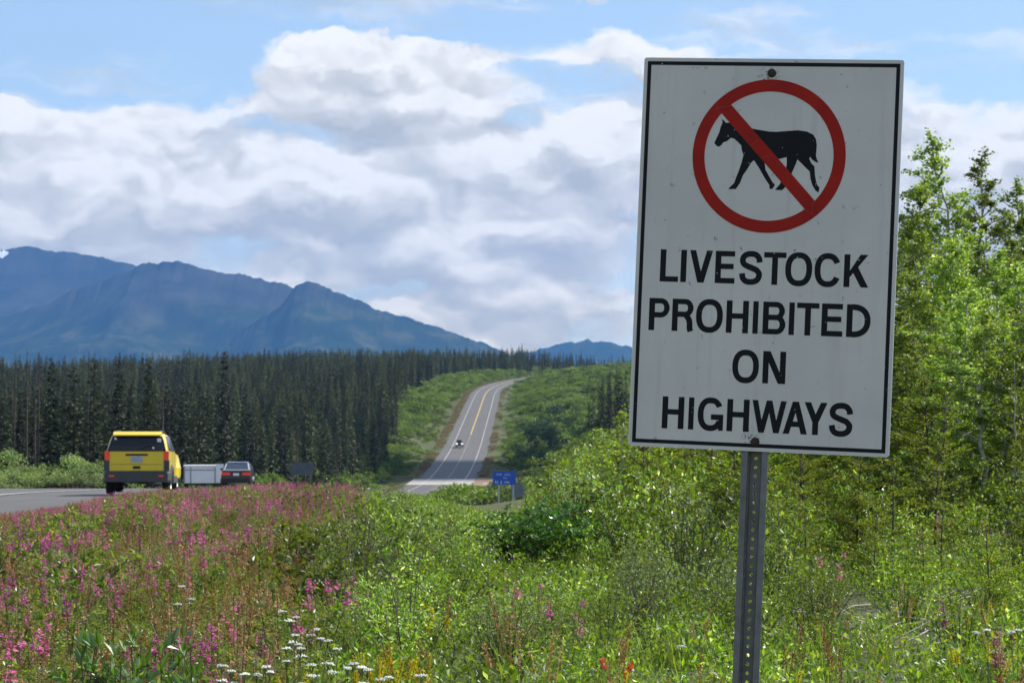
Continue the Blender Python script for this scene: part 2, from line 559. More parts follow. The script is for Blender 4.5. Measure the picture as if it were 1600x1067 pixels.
pos = b.node('ShaderNodeNewGeometry').outputs['Position']
n1 = b.noise(pos, 0.9, 6, 0.65); n2 = b.noise(pos, 14.0, 5, 0.6); n3 = b.noise(pos, 0.03, 4, 0.6)
c1 = b.ramp(n1, [(0.35, (0.055, 0.075, 0.025)), (0.55, (0.10, 0.095, 0.05)), (0.7, (0.17, 0.14, 0.10))])
c2 = b.ramp(n2, [(0.3, (0.03, 0.035, 0.018)), (0.7, (0.16, 0.15, 0.09))])
c3 = b.ramp(n3, [(0.4, (0.05, 0.10, 0.03)), (0.6, (0.09, 0.12, 0.04))])
cc = b.mix(0.45, c1, c2); cc = b.mix(0.3, cc, c3)
p = b.node('ShaderNodeBsdfPrincipled'); p.inputs['Roughness'].default_value = 0.95; p.inputs['Specular IOR Level'].default_value = 0.15
b.link(cc, p.inputs['Base Color'])
bn = b.node('ShaderNodeBump'); bn.inputs['Strength'].default_value = 0.6; bn.inputs['Distance'].default_value = 0.05
b.link(n2, bn.inputs['Height']); b.link(bn.outputs[0], p.inputs['Normal']); b.link(p.outputs[0], out.inputs[0])
tag(link('ground', gm.mesh('ground', [gmat], True)), kind='structure')

# ------------------------------------------------------------------ road
asph, b, out = new_mat('worn_asphalt')
pos = b.node('ShaderNodeNewGeometry').outputs['Position']
spx = b.node('ShaderNodeSeparateXYZ'); b.link(pos, spx.inputs[0])
along = b.comb(b.m('MULTIPLY', spx.outputs[0], 1.6), b.m('MULTIPLY', spx.outputs[1], 0.012), 0.0)
na = b.noise(along, 1.0, 4, 0.6); nb = b.noise(pos, 30.0, 3, 0.6); nc_ = b.noise(pos, 0.25, 4, 0.6)
ca = b.ramp(na, [(0.3, (0.080, 0.077, 0.073)), (0.7, (0.122, 0.117, 0.110))])
cb = b.ramp(nb, [(0.3, (0.060, 0.058, 0.055)), (0.7, (0.150, 0.143, 0.134))])
cab = b.mix(0.4, ca, cb); cab = b.mix(0.3, cab, b.ramp(nc_, [(0.3, (0.07, 0.068, 0.065)), (0.7, (0.14, 0.135, 0.127))]))
p = b.node('ShaderNodeBsdfPrincipled'); p.inputs['Roughness'].default_value = 0.75; p.inputs['Specular IOR Level'].default_value = 0.35
b.link(cab, p.inputs['Base Color']); b.link(p.outputs[0], out.inputs[0])
paint_w = pbr('worn_white_road_paint', (0.50, 0.49, 0.46), 0.6, var=0.35, vscale=2.0)
paint_y = pbr('worn_yellow_road_paint', (0.52, 0.36, 0.09), 0.6, var=0.3, vscale=1.2)
paint_yf = pbr('faded_yellow_road_paint', (0.27, 0.22, 0.15), 0.7, var=0.3, vscale=1.0)
shade_asph = pbr('cloud_shade_asphalt', (0.085, 0.085, 0.088), 0.75, var=0.15, vscale=0.4)
strip_and_gravel = pbr('pale_strip_and_gravel', (0.36, 0.34, 0.31), 0.9, var=0.2, vscale=0.8)
dirt = pbr('dry_brown_dirt', (0.22, 0.15, 0.09), 0.95, var=0.3, vscale=0.5)


def strip(name, y0, y1, fl, fr, lift, mat, kind='structure', step=4.0):
    ys = np.append(np.arange(y0, y1, step), y1)
    l = np.array([fl(y) for y in ys]); r = np.array([fr(y) for y in ys])
    x0 = XC(ys) + l; x1 = XC(ys) + r; z = ZR(ys) + lift
    V = np.concatenate([np.stack([x0, ys, z], 1), np.stack([x1, ys, z], 1)])
    n = len(ys); T = []
    for i in range(n - 1):
        T += [(i, n + i, n + i + 1), (i, n + i + 1, i + 1)]
    o = link(name, Geo().add(V, T).mesh(name, [mat], True))
    return tag(o, kind=kind)


strip('road', -300, 1700, lambda y: -5.75, lambda y: float(EDGE_R(y)), 0.0, asph)
strip('road_shade_strip', 511, 604, lambda y: -5.74, lambda y: 5.74, 0.012, shade_asph)  # darker strip: the cloud's shade put into the asphalt colour
strip('pale_cross_strip', 486, 511, lambda y: -6.6, lambda y: 8.8, 0.016, strip_and_gravel)  # paler strip laid across the road
strip('edge_line', -100, 1600, lambda y: -3.66, lambda y: -3.52, 0.03, paint_w)
strip('edge_line', -100, 1600, lambda y: 3.52, lambda y: 3.66, 0.03, paint_w)
strip('centre_line', 716, 1260, lambda y: -0.16, lambda y: 0.16, 0.03, paint_y)
strip('centre_line', -100, 716, lambda y: -0.09, lambda y: 0.09, 0.03, paint_yf)


def verge_patch(name, pts, mat, lift=0.05):
    """low patch that follows the ground: pts = (Y0, Y1, offset0, offset1)"""
    y0, y1, a0, a1 = pts
    ys = np.linspace(y0, y1, 14); os_ = np.linspace(a0, a1, 8)
    Yg, Og = np.meshgrid(ys, os_, indexing='ij')
    Xg = XC(Yg) + Og + rough(Yg, Og, 0.4) * 0.15 * abs(a1 - a0) * 0.3
    Zg = H(Xg, Yg) + lift
    n, m_ = Xg.shape; id_ = np.arange(n * m_).reshape(n, m_)
    a, b2, c2_, d2 = id_[:-1, :-1].ravel(), id_[:-1, 1:].ravel(), id_[1:, 1:].ravel(), id_[1:, :-1].ravel()
    o = link(name, Geo().add(np.stack([Xg, Yg, Zg], -1).reshape(-1, 3), np.concatenate([np.stack([a, b2, c2_], 1), np.stack([a, c2_, d2], 1)])).mesh(name, [mat], True))
    return tag(o, kind='structure')


verge_patch('dirt_approach', (478, 512, 5.9, 14.5), dirt, 0.12)

# ------------------------------------------------------------------ mountains
mm, b, out = new_mat('mountain_tundra')
pos = b.node('ShaderNodeNewGeometry').outputs['Position']
sp = b.node('ShaderNodeSeparateXYZ'); b.link(pos, sp.inputs[0])
n1 = b.noise(pos, 0.0011, 8, 0.62); n2 = b.noise(pos, 0.006, 6, 0.6)
alt = b.m('ADD', sp.outputs[2], b.m('MULTIPLY', b.m('SUBTRACT', n1, 0.5), 700.0))
ctree = b.ramp(n2, [(0.3, (0.010, 0.022, 0.010)), (0.5, (0.022, 0.034, 0.012)), (0.68, (0.075, 0.075, 0.03))])
crock = b.ramp(n2, [(0.3, (0.014, 0.015, 0.014)), (0.65, (0.055, 0.050, 0.040))])
cm = b.mix(b.smooth(alt, 450.0, 720.0), ctree, crock)
snown = b.noise(pos, 0.02, 5, 0.6)
dxs = b.m('ABSOLUTE', b.m('ADD', sp.outputs[0], 2620.0)); dzs = b.m('ABSOLUTE', b.m('SUBTRACT', sp.outputs[2], 940.0))
sm = b.m('ADD', b.m('MULTIPLY', dxs, 1 / 34.0), b.m('MULTIPLY', dzs, 1 / 30.0))
smask = b.m('LESS_THAN', b.m('ADD', sm, b.m('MULTIPLY', b.m('SUBTRACT', snown, 0.5), 2.2)), 1.0)
far = b.m('GREATER_THAN', sp.outputs[1], 12300.0)
cm = b.mix(b.m('MULTIPLY', smask, far), cm, (0.8, 0.82, 0.85))
p = b.node('ShaderNodeBsdfPrincipled'); p.inputs['Roughness'].default_value = 1.0; p.inputs['Specular IOR Level'].default_value = 0.0
b.link(cm, p.inputs['Base Color']); b.link(p.outputs[0], out.inputs[0])

from mathutils import noise as mnoise


def mountain(prof, Yc, depth, seed, nx=520, ny=96, rug=0.15):
    """a ridge whose crest runs across the view; spurs and gullies run down its flanks"""
    xs = [q[0] for q in prof]; ysx = [q[1] for q in prof]
    pxs = np.linspace(xs[0], xs[-1], nx); py = np.interp(pxs, xs, ysx)
    crest = CAMZ + (HOR - py) / FPX * Yc
    wx = px2x(pxs, Yc)
    tt = np.linspace(-1, 1, ny)
    V = np.zeros((ny, nx, 3))
    for j, t in enumerate(tt):
        for i in range(nx):
            x = wx[i]; y = Yc + t * depth
            fall = 1 - abs(t) ** 0.8
            s = abs(t)
            q = Vector((x * 0.0010 + seed, y * 0.0012, seed * 0.7))
            nz = mnoise.ridged_multi_fractal(q, 0.9, 2.1, 6, 1.0, 2.0) - 1.1
            nf = mnoise.fractal(Vector((x * 0.008, y * 0.008, seed)), 0.8, 2.0, 4)
            amp = crest[i] * rug * 4 * s * (1 - s) + 1e-6
            z = -60 + (crest[i] + 60) * fall + amp * nz * 0.8 + nf * 5.0 * (0.6 + s * 3) * (1 - s) + 16 * (1 - s) ** 10 * mnoise.fractal(Vector((x * 0.013, seed, 0)), 0.7, 2.0, 5)
            V[j, i] = (x, y, z)
    idm = np.arange(nx * ny).reshape(ny, nx)
    a, b2, c2_, d2 = idm[:-1, :-1].ravel(), idm[:-1, 1:].ravel(), idm[1:, 1:].ravel(), idm[1:, :-1].ravel()
    o = link('mountain', Geo().add(V.reshape(-1, 3), np.concatenate([np.stack([a, b2, c2_], 1), np.stack([a, c2_, d2], 1)])).mesh('mountain', [mm], True))
    return tag(o, kind='structure')


mountain([(-1500, 420), (-900, 380), (-500, 395), (-200, 400), (0, 380), (20, 377), (50, 379), (90, 385), (120, 388), (160, 396), (190, 405), (215, 411), (300, 440), (420, 500), (560, 580)], 13200, 2000, 1.3)
mountain([(-500, 640), (-200, 560), (0, 492), (60, 471), (120, 447), (180, 424), (205, 411), (213, 406), (222, 408), (240, 405), (262, 402), (275, 401), (295, 406), (320, 413), (350, 419),
          (385, 427), (415, 433), (430, 432), (450, 440), (470, 446), (520, 452), (600, 492), (700, 540), (800, 600)], 11500, 2200, 4.7)
mountain([(200, 640), (250, 585), (330, 543), (400, 498), (440, 468), (462, 443), (475, 436), (485, 433), (498, 437), (520, 447), (560, 464), (600, 481), (650, 497), (700, 512), (750, 531), (785, 545), (850, 575), (950, 620)], 10900, 1900, 8.2)
mountain([(700, 600), (780, 560), (820, 547), (850, 538), (880, 531), (905, 528), (918, 526), (935, 530), (960, 532), (985, 537), (1040, 550), (1100, 560), (1300, 540), (1500, 520), (1800, 560), (2300, 600)], 13600, 1800, 12.9)

# ------------------------------------------------------------------ air
hz = Geo().add(*box_arrays(-9500, 9500, -4200, 15750, -75, 1120)).mesh('haze', [])
hm, b, out = new_mat('blue_air')
pv = b.node('ShaderNodeVolumePrincipled')
pv.inputs['Color'].default_value = (0.17, 0.45, 1.0, 1)
pv.inputs['Density'].default_value = 4.5e-5
pv.inputs['Anisotropy'].default_value = 0.0
b.link(pv.outputs[0], out.inputs['Volume'])
hz.materials.append(hm)
tag(link('haze', hz), kind='stuff', label='thin blue air between the viewer and the mountains')

# ------------------------------------------------------------------ cloud that shades the dip of the road
cl = Geo()
cc_ = Vector((-12, 548, -5)) + sd * (1290 / math.sin(SUN_EL))
import bmesh
bm = bmesh.new()
bmesh.ops.create_icosphere(bm, subdivisions=4, radius=1.0)
for v in bm.verts:
    n_ = mnoise.fractal(v.co * 2.3, 0.8, 2.0, 4)
    v.co = v.co * (1 + 0.22 * n_)
    v.co = Vector((v.co.x * 150, v.co.y * 40, v.co.z * 30 if v.co.z > 0 else v.co.z * 8))
cme = bpy.data.meshes.new('cloud'); bm.to_mesh(cme); bm.free()
cme.materials.append(pbr('cloud_white', (0.9, 0.9, 0.92), 1.0, spec=0.0))
co = link('cloud', cme); co.location = cc_
tag(co, kind='structure')

# ================================================================== THE SIGN
RS = Matrix(((0.97240625, 0.22916791, 0.04368241), (-0.2290833, 0.97338165, -0.00700076), (-0.04412401, -0.00319933, 0.99902094)))
CS = Vector((0.72797118, 7.35011024, 2.07256294))
SW, SH = 0.75, 1.1284
POST_BOTTOM = -2.02          # along the post, from the panel centre
m_panel, b, out = new_mat('white_sign_sheet')
tc = b.node('ShaderNodeTexCoord').outputs['Object']
s1 = b.noise(tc, 3.0, 5, 0.6); s2 = b.noise(tc, 260.0, 3, 0.6); s3 = b.noise(tc, 38.0, 4, 0.55)
s4 = b.noise(tc, 900.0, 2, 0.5)
base = b.ramp(s1, [(0.3, (0.60, 0.575, 0.54)), (0.7, (0.71, 0.68, 0.635))])
base = b.mix(b.m('MULTIPLY', s4, 0.30), base, (0.30, 0.32, 0.34))
mapn = b.node('ShaderNodeMapping'); b.link(tc, mapn.inputs[0]); mapn.inputs['Scale'].default_value = (26.0, 1.0, 1.6)
st_ = b.noise(mapn.outputs[0], 1.0, 4, 0.6)
base = b.mix(b.m('MULTIPLY', b.smooth(st_, 0.52, 0.75), 0.22), base, (0.34, 0.33, 0.31))
speck = b.m('MULTIPLY', b.smooth(s3, 0.645, 0.69), b.smooth(s2, 0.45, 0.60))
base = b.mix(b.m('MULTIPLY', speck, 0.75), base, (0.10, 0.10, 0.10))
# rust and grime spreading from the two bolts
sx = b.node('ShaderNodeSeparateXYZ'); b.link(tc, sx.inputs[0])
for bu, bv in ((-0.0018, 0.5233), (-0.0064, -0.5381)):
    du = b.m('SUBTRACT', sx.outputs[0], bu - 0.008); dv = b.m('SUBTRACT', sx.outputs[2], bv - (0.008 if bv > 0 else -0.012))
    rr = b.m('SQRT', b.m('ADD', b.m('MULTIPLY', du, du), b.m('MULTIPLY', b.m('MULTIPLY', dv, dv), 1.6)))
    k = b.m('MULTIPLY', b.m('SUBTRACT', 1.0, b.smooth(rr, 0.010, 0.045)), b.smooth(b.noise(tc, 120.0, 4, 0.6), 0.50, 0.62))
    base = b.mix(b.m('MULTIPLY', k, 0.9), base, (0.07, 0.06, 0.05))
p = b.node('ShaderNodeBsdfPrincipled'); p.inputs['Roughness'].default_value = 0.5; p.inputs['Specular IOR Level'].default_value = 0.4
b.link(base, p.inputs['Base Color']); b.link(p.outputs[0], out.inputs[0])


def film(name, c, chip=(0.45, 0.46, 0.47), amount=0.675):
    m, b, out = new_mat(name)
    tc = b.node('ShaderNodeTexCoord').outputs['Object']
    a = b.noise(tc, 60.0, 5, 0.62); v = b.noise(tc, 12.0, 3, 0.5)
    cc = b.ramp(v, [(0.3, tuple(x * 0.85 for x in c)), (0.7, tuple(x * 1.15 for x in c))])
    cc = b.mix(b.smooth(a, amount, amount + 0.03), cc, chip)
    p = b.node('ShaderNodeBsdfPrincipled'); p.inputs['Roughness'].default_value = 0.6; p.inputs['Specular IOR Level'].default_value = 0.2
    b.link(cc, p.inputs['Base Color']); b.link(p.outputs[0], out.inputs[0])
    return m


m_black = film('black_sign_film', (0.006, 0.007, 0.009))
m_red = film('red_sign_film', (0.33, 0.012, 0.006), chip=(0.42, 0.2, 0.18), amount=0.74)
m_alu = pbr('aluminium_edge', (0.62, 0.64, 0.66), 0.35, metal=0.6, var=0.1)
m_galv = pbr('galvanised_post', (0.17, 0.172, 0.170), 0.6, metal=0.35, var=0.22, vscale=22, bump=0.15, bscale=300)
m_rust = pbr('rusty_bolt', (0.055, 0.038, 0.030), 0.8, metal=0.3, var=0.4, vscale=200, bump=0.5, bscale=400)

root_local = Vector((-0.0065, 0.012, POST_BOTTOM))
sign = thing('road_sign', 'white livestock prohibited sign on a leaning metal post in the right foreground', 'road sign')
sign.matrix_world = Matrix.Translation(CS + RS @ root_local) @ RS.to_4x4()


def on_sign(name, geo_, mats, label=None, smooth=False):
    """geometry given in panel coordinates (x right, y away, z up, origin at the panel centre)"""
    g = geo_.mesh(name, mats, smooth)
    o = link(name, g, sign, tuple(-root_local))
    if label: o['label'] = label
    return o


# panel with a slightly rounded outline
def rrect(w_, h_, r_, n=5):
    P = []
    for cx, cz, a0 in ((w_ / 2 - r_, h_ / 2 - r_, 0), (-w_ / 2 + r_, h_ / 2 - r_, 90), (-w_ / 2 + r_, -h_ / 2 + r_, 180), (w_ / 2 - r_, -h_ / 2 + r_, 270)):
        for i in range(n):
            a_ = R(a0 + 90 * i / (n - 1)); P.append((cx + r_ * math.cos(a_), cz + r_ * math.sin(a_)))
    return P


V_, T_ = prism(rrect(SW, SH, 0.004), -0.0015, 0.0025)
on_sign('panel', Geo().add(V_, T_), [m_panel])
e = Geo()   # raw aluminium folded edge, a hair proud of the sheet on all four sides
for bx in ((SW / 2 - .0002, SW / 2 + .0012, -0.0012, 0.008, -SH / 2 + .004, SH / 2 - .004), (-SW / 2 - .0012, -SW / 2 + .0002, -0.0012, 0.008, -SH / 2 + .004, SH / 2 - .004),
           (-SW / 2 + .004, SW / 2 - .004, -0.0012, 0.008, SH / 2 - .0002, SH / 2 + .0012), (-SW / 2 + .004, SW / 2 - .004, -0.0012, 0.008, -SH / 2 - .0012, -SH / 2 + .0002)):
    e.add(*box_arrays(*bx))
on_sign('panel_edge', e, [m_alu])
# black border line: four bars butted end to end
g = Geo(); i0, i1 = 0.0095, 0.0205
yb = -0.0018
X0, X1, Z0, Z1 = -SW / 2 + i0, SW / 2 - i0, -SH / 2 + i0, SH / 2 - i0
t_ = i1 - i0
for bx in ((X0, X1, Z1 - t_, Z1), (X0, X1, Z0, Z0 + t_), (X0, X0 + t_, Z0 + t_, Z1 - t_), (X1 - t_, X1, Z0 + t_, Z1 - t_)):
    g.add(*box_arrays(bx[0], bx[1], yb, -0.0014, bx[2], bx[3]))
on_sign('border_line', g, [m_black])


def stroke(path, wdt, closed=False, y=-0.0018):
    P = np.asarray(path, float); n = len(P)
    if closed:
        d = norm(np.roll(P, -1, 0) - np.roll(P, 1, 0))
    else:
        d = norm(np.gradient(P, axis=0))
    N = np.stack([-d[:, 1], d[:, 0]], 1)
    # mitre
    if not closed and n > 2:
        seg = norm(np.diff(P, axis=0)); k = np.ones(n)
        k[1:-1] = 1 / np.maximum(0.5, np.sqrt((1 + (seg[:-1] * seg[1:]).sum(1)) / 2))
        N = N * k[:, None]
    A = P + N * wdt / 2; B = P - N * wdt / 2
    V = np.concatenate([np.stack([A[:, 0], np.full(n, y), A[:, 1]], 1), np.stack([B[:, 0], np.full(n, y), B[:, 1]], 1)])
    T = []
    for i in range(n if closed else n - 1):
        j = (i + 1) % n
        T += [(i, j, n + j), (i, n + j, n + i)]
    return V, np.array(T)


def poly_face(poly, y):
    V, T = prism(poly, y, y + 0.0004)
    return V, T


def catmull(P, n=8):
    P = np.asarray(P, float); P = np.concatenate([[2 * P[0] - P[1]], P, [2 * P[-1] - P[-2]]])
    o = []
    for i in range(1, len(P) - 2):
        for t in np.linspace(0, 1, n, endpoint=False):
            a_, b2, c2_, d2 = P[i - 1], P[i], P[i + 1], P[i + 2]
            o.append(0.5 * ((2 * b2) + (-a_ + c2_) * t + (2 * a_ - 5 * b2 + 4 * c2_ - d2) * t * t + (-a_ + 3 * b2 - 3 * c2_ + d2) * t ** 3))
    o.append(P[-2])
    return np.array(o)


def superarc(cx, cz, rx, rz, a0, a1, n=30, e_=2.35):
    A = np.radians(np.linspace(a0, a1, n))
    c, s = np.cos(A), np.sin(A)
    return np.stack([cx + rx * np.sign(c) * abs(c) ** (2 / e_), cz + rz * np.sign(s) * abs(s) ** (2 / e_)], 1)


def letter(G, ch, x0, x1, z0, z1, t=0.0168):
    """grotesque capitals built from strokes; t is the stem width"""
    w_ = x1 - x0; h_ = z1 - z0; tb = t * 0.92
    k = [0]

    def lay():
        k[0] += 1
        return -0.0018 - 0.00004 * k[0]

    def bar(a0, a1, c0, c1):
        G.add(*poly_face([(a0, c0), (a1, c0), (a1, c1), (a0, c1)], lay()))

    def st(path, closed=False, wd=t):
        G.add(*stroke(path, wd, closed, lay()))

    def quad(p0, p1, wd):   # slanted stem with horizontal ends
        G.add(*poly_face([(p0[0] - wd / 2, p0[1]), (p0[0] + wd / 2, p0[1]), (p1[0] + wd / 2, p1[1]), (p1[0] - wd / 2, p1[1])], lay()))
    xm = (x0 + x1) / 2; zm = (z0 + z1) / 2; ov = h_ * 0.015
    if ch == 'L':
        bar(x0, x0 + t, z0, z1); bar(x0 + t, x1, z0, z0 + tb)
    elif ch == 'I':
        bar(x0, x1, z0, z1)
    elif ch == 'V':
        quad((x0 + t * .52, z1), (xm - t * .02, z0), t * 1.04); quad((x1 - t * .52, z1), (xm + t * .02, z0), t * 1.04)
    elif ch == 'Y':
        zj = z0 + h_ * .40
        quad((x0 + t * .55, z1), (xm, zj), t * 1.1); quad((x1 - t * .55, z1), (xm, zj), t * 1.1); bar(xm - t / 2, xm + t / 2, z0, zj + h_ * .04)
    elif ch == 'A':
        quad((xm, z1), (x0 + t * .52, z0), t * 1.05); quad((xm, z1), (x1 - t * .52, z0), t * 1.05); bar(x0 + w_ * .22, x1 - w_ * .22, z0 + h_ * .22, z0 + h_ * .22 + tb)
    elif ch == 'W':
        q = w_ * .285
        for p0, p1 in (((x0 + t * .5, z1), (x0 + q, z0)), ((xm, z1), (x0 + q, z0)), ((xm, z1), (x1 - q, z0)), ((x1 - t * .5, z1), (x1 - q, z0))):
            quad(p0, p1, t * .96)
    elif ch == 'E':
        bar(x0, x0 + t, z0, z1); bar(x0 + t, x1, z0, z0 + tb); bar(x0 + t, x1 - w_ * .015, z1 - tb, z1); bar(x0 + t, x1 - w_ * .07, zm - tb * .35, zm + tb * .65)
    elif ch == 'T':
        bar(x0, x1, z1 - tb, z1); bar(xm - t / 2, xm + t / 2, z0, z1 - tb)
    elif ch == 'H':
        bar(x0, x0 + t, z0, z1); bar(x1 - t, x1, z0, z1); bar(x0 + t, x1 - t, zm - tb * .35, zm + tb * .65)
    elif ch == 'N':
        bar(x0, x0 + t, z0, z1); bar(x1 - t, x1, z0, z1)
        G.add(*poly_face([(x0 + t * .1, z1), (x0 + t * 1.25, z1), (x1 - t * .1, z0), (x1 - t * 1.25, z0)], lay()))
    elif ch == 'K':
        bar(x0, x0 + t, z0, z1)
        G.add(*poly_face([(x0 + t, z0 + h_ * .30), (x0 + t, z0 + h_ * .50), (x1 - t * 1.35, z1), (x1 - t * .05, z1)], lay()))
        G.add(*poly_face([(x0 + w_ * .36, z0 + h_ * .47), (x0 + w_ * .55, z0 + h_ * .66), (x1 + t * .12, z0), (x1 - t * 1.15, z0)], lay()))
    elif ch == 'O':
        st(superarc(xm, zm, (w_ - t) / 2, (h_ - t * .92) / 2 + ov, 0, 354, 60), True)
    elif ch == 'C':
        st(superarc(xm, zm, (w_ - t) / 2, (h_ - t * .92) / 2 + ov, 27, 333, 50))
    elif ch == 'G':
        st(superarc(xm, zm, (w_ - t) / 2, (h_ - t * .92) / 2 + ov, 30, 334, 50))
        bar(x1 - t * .82, x1, z0, z0 + h_ * .50); bar(xm + w_ * .02, x1 - t * .82, z0 + h_ * .50 - tb, z0 + h_ * .50)
    elif ch == 'S':
        cps = [(1, .70), (.955, .84), (.78, .965), (.5, 1), (.22, .965), (.05, .86), (.02, .735), (.10, .63), (.30, .56), (.55, .50), (.80, .435), (.96, .33),
               (.985, .235), (.92, .11), (.74, .025), (.48, 0), (.22, .03), (.05, .14), (0, .30)]
        st(catmull([(x0 + t / 2 + u * (w_ - t), z0 + t * .45 - ov + v * (h_ - t * .9 + 2 * ov)) for u, v in cps]))
    elif ch in 'PR':
        bar(x0, x0 + t, z0, z1)
        zb = z0 + h_ * (.40 if ch == 'P' else .44); r_ = (z1 - zb - tb) / 2; zc = (z1 + zb) / 2
        xr = x1 - t / 2 - (w_ * .02 if ch == 'R' else 0)
        st(np.concatenate([[(x0 + t, z1 - tb / 2)], superarc(xr - r_ * .9, zc, r_ * .9, r_, 90, -90, 20, 2.2), [(x0 + t, zb + tb / 2)]]), wd=tb)
        bar(xr - t * .45, xr + t * .5, zc - r_ * .35, zc + r_ * .35)
        if ch == 'R':
            st(catmull([(xr - r_ * .75, zb + tb * .45), (xr - t * .30, zb - h_ * .05), (xr - t * .10, zb - h_ * .16), (xr - t * .05, z0 + h_ * .10), (x1 - t * .45, z0)], 6))
    elif ch == 'D':
        bar(x0, x0 + t, z0, z1)
        rr_ = w_ * .62
        st(np.concatenate([[(x0 + t, z1 - tb / 2)], superarc(x1 - t / 2 - rr_, zm, rr_, (h_ - tb) / 2, 90, -90, 30, 2.3), [(x0 + t, z0 + tb / 2)]]), wd=t)
    elif ch == 'B':
        bar(x0, x0 + t, z0, z1)
        zb = zm + h_ * .02; r_ = (z1 - zb) / 2 - tb * .25; r2 = (zb - z0) / 2 - tb * .25
        xr = x1 - t / 2 - w_ * .04; xr2 = x1 - t / 2
        st(np.concatenate([[(x0 + t, z1 - tb / 2)], superarc(xr - r_ * .9, z1 - tb / 2 - r_, r_ * .9, r_, 90, -90, 20, 2.2), [(x0 + t, z1 - tb / 2 - 2 * r_)]]), wd=tb)
        st(np.concatenate([[(x0 + t, z0 + tb / 2 + 2 * r2)], superarc(xr2 - r2 * .9, z0 + tb / 2 + r2, r2 * .9, r2, 90, -90, 20, 2.2), [(x0 + t, z0 + tb / 2)]]), wd=tb)
        bar(xr - t * .4, xr + t * .5, z1 - tb / 2 - r_ * 1.4, z1 - tb / 2 - r_ * .6); bar(xr2 - t * .45, xr2 + t * .5, z0 + tb / 2 + r2 * .6, z0 + tb / 2 + r2 * 1.4)


WORDS = {
    'LIVESTOCK': ((-0.0862, 0.0072), [(-0.3039, -0.2500), (-0.2436, -0.2268), (-0.2177, -0.1509), (-0.1426, -0.0853), (-0.0726, -0.0057), (-0.0021, 0.0621), (0.0601, 0.1375), (0.1444, 0.2195), (0.2282, 0.2968)]),
    'PROHIBITED': ((-0.2283, -0.1349), [(-0.331, -0.271), (-0.2629, -0.1998), (-0.1928, -0.1147), (-0.1046, -0.0402), (-0.0276, -0.0121), (0.0012, 0.0665), (0.0765, 0.0920), (0.0987, 0.1625), (0.1699, 0.2305), (0.2412, 0.3093)]),
    'ON': ((-0.3696, -0.2770), [(-0.0813, -0.0044), (0.0068, 0.0728)]),
    'HIGHWAYS': ((-0.5110, -0.4184), [(-0.2802, -0.2163), (-0.2029, -0.1874), (-0.176, -0.1015), (-0.091, -0.0266), (-0.0191, 0.0803), (0.0717, 0.1409), (0.1312, 0.1965), (0.2027, 0.2702)]),
}
for word, ((z0, z1), xs_) in WORDS.items():
    for ch, (x0, x1) in zip(word, xs_):
        G_ = Geo(); letter(G_, ch, x0, x1, z0, z1)
        on_sign('letter', G_, [m_black], 'black capital letter ' + ch)
# horse
HORSE = [(-0.1415, 0.3881), (-0.1346, 0.3845), (-0.129, 0.3778), (-0.1196, 0.379), (-0.1051, 0.3704), (-0.0761, 0.3656), (-0.0551, 0.3634), (-0.0341, 0.3595), (-0.0026, 0.3549), (0.0182, 0.3542), (0.0493, 0.3573), (0.0803, 0.3599), (0.1063, 0.3567), (0.1247, 0.3482), (0.133, 0.3354), (0.1362, 0.3199), (0.1359, 0.3017), (0.1349, 0.2888), (0.1384, 0.2769), (0.1434, 0.2682), (0.1356, 0.2691), (0.1251, 0.2756), (0.118, 0.2843), (0.1162, 0.2781), (0.1229, 0.2652), (0.132, 0.2566), (0.1346, 0.2318), (0.1378, 0.2164), (0.1424, 0.2035), (0.1489, 0.1959), (0.1464, 0.1814), (0.1374, 0.1879), (0.128, 0.2032), (0.1221, 0.2212), (0.1192, 0.2419), (0.1079, 0.252), (0.0918, 0.2672), (0.0821, 0.2758), (0.079, 0.2644), (0.0705, 0.2435), (0.0668, 0.233), (0.0601, 0.2173), (0.0496, 0.1948), (0.0417, 0.1863), (0.0214, 0.1869), (0.0258, 0.1932), (0.0347, 0.2038), (0.0413, 0.2221), (0.0498, 0.243), (0.0525, 0.2639), (0.0508, 0.282), (0.0318, 0.2764), (0.0111, 0.2745), (-0.012, 0.2662), (-0.0085, 0.2445), (0.0054, 0.2213), (0.0138, 0.2085), (0.0208, 0.2009), (0.0145, 0.1904), (0.0057, 0.1886), (0.0042, 0.2005), (-0.0085, 0.2185), (-0.0213, 0.239), (-0.0308, 0.2544), (-0.0435, 0.2713), (-0.051, 0.2634), (-0.0607, 0.246), (-0.073, 0.2275), (-0.081, 0.2039), (-0.0923, 0.187), (-0.1143, 0.186), (-0.1108, 0.1913), (-0.0982, 0.2035), (-0.0922, 0.2219), (-0.0856, 0.2403), (-0.0787, 0.2639), (-0.0744, 0.2848), (-0.0797, 0.3004), (-0.0818, 0.3134), (-0.0927, 0.3236), (-0.1036, 0.3328), (-0.1126, 0.3347), (-0.1227, 0.3257), (-0.1356, 0.3202), (-0.138, 0.315), (-0.1461, 0.308), (-0.1535, 0.3105), (-0.1607, 0.3187), (-0.1559, 0.3303), (-0.1478, 0.3488), (-0.1433, 0.3671), (-0.1385, 0.3787)]
on_sign('horse_silhouette', Geo().add(*poly_face(HORSE, -0.0018)), [m_black])
a_ = np.linspace(0, 2 * math.pi, 96, endpoint=False)
g = Geo().add(*stroke(np.stack([-0.0010 + 0.2040 * np.cos(a_), 0.2838 + 0.2040 * np.sin(a_)], 1), 0.0350, True, -0.0021))
on_sign('red_ring', g, [m_red])
on_sign('red_slash', Geo().add(*stroke([(-0.1365, 0.4260), (0.1285, 0.1400)], 0.0372, False, -0.00225)), [m_red])
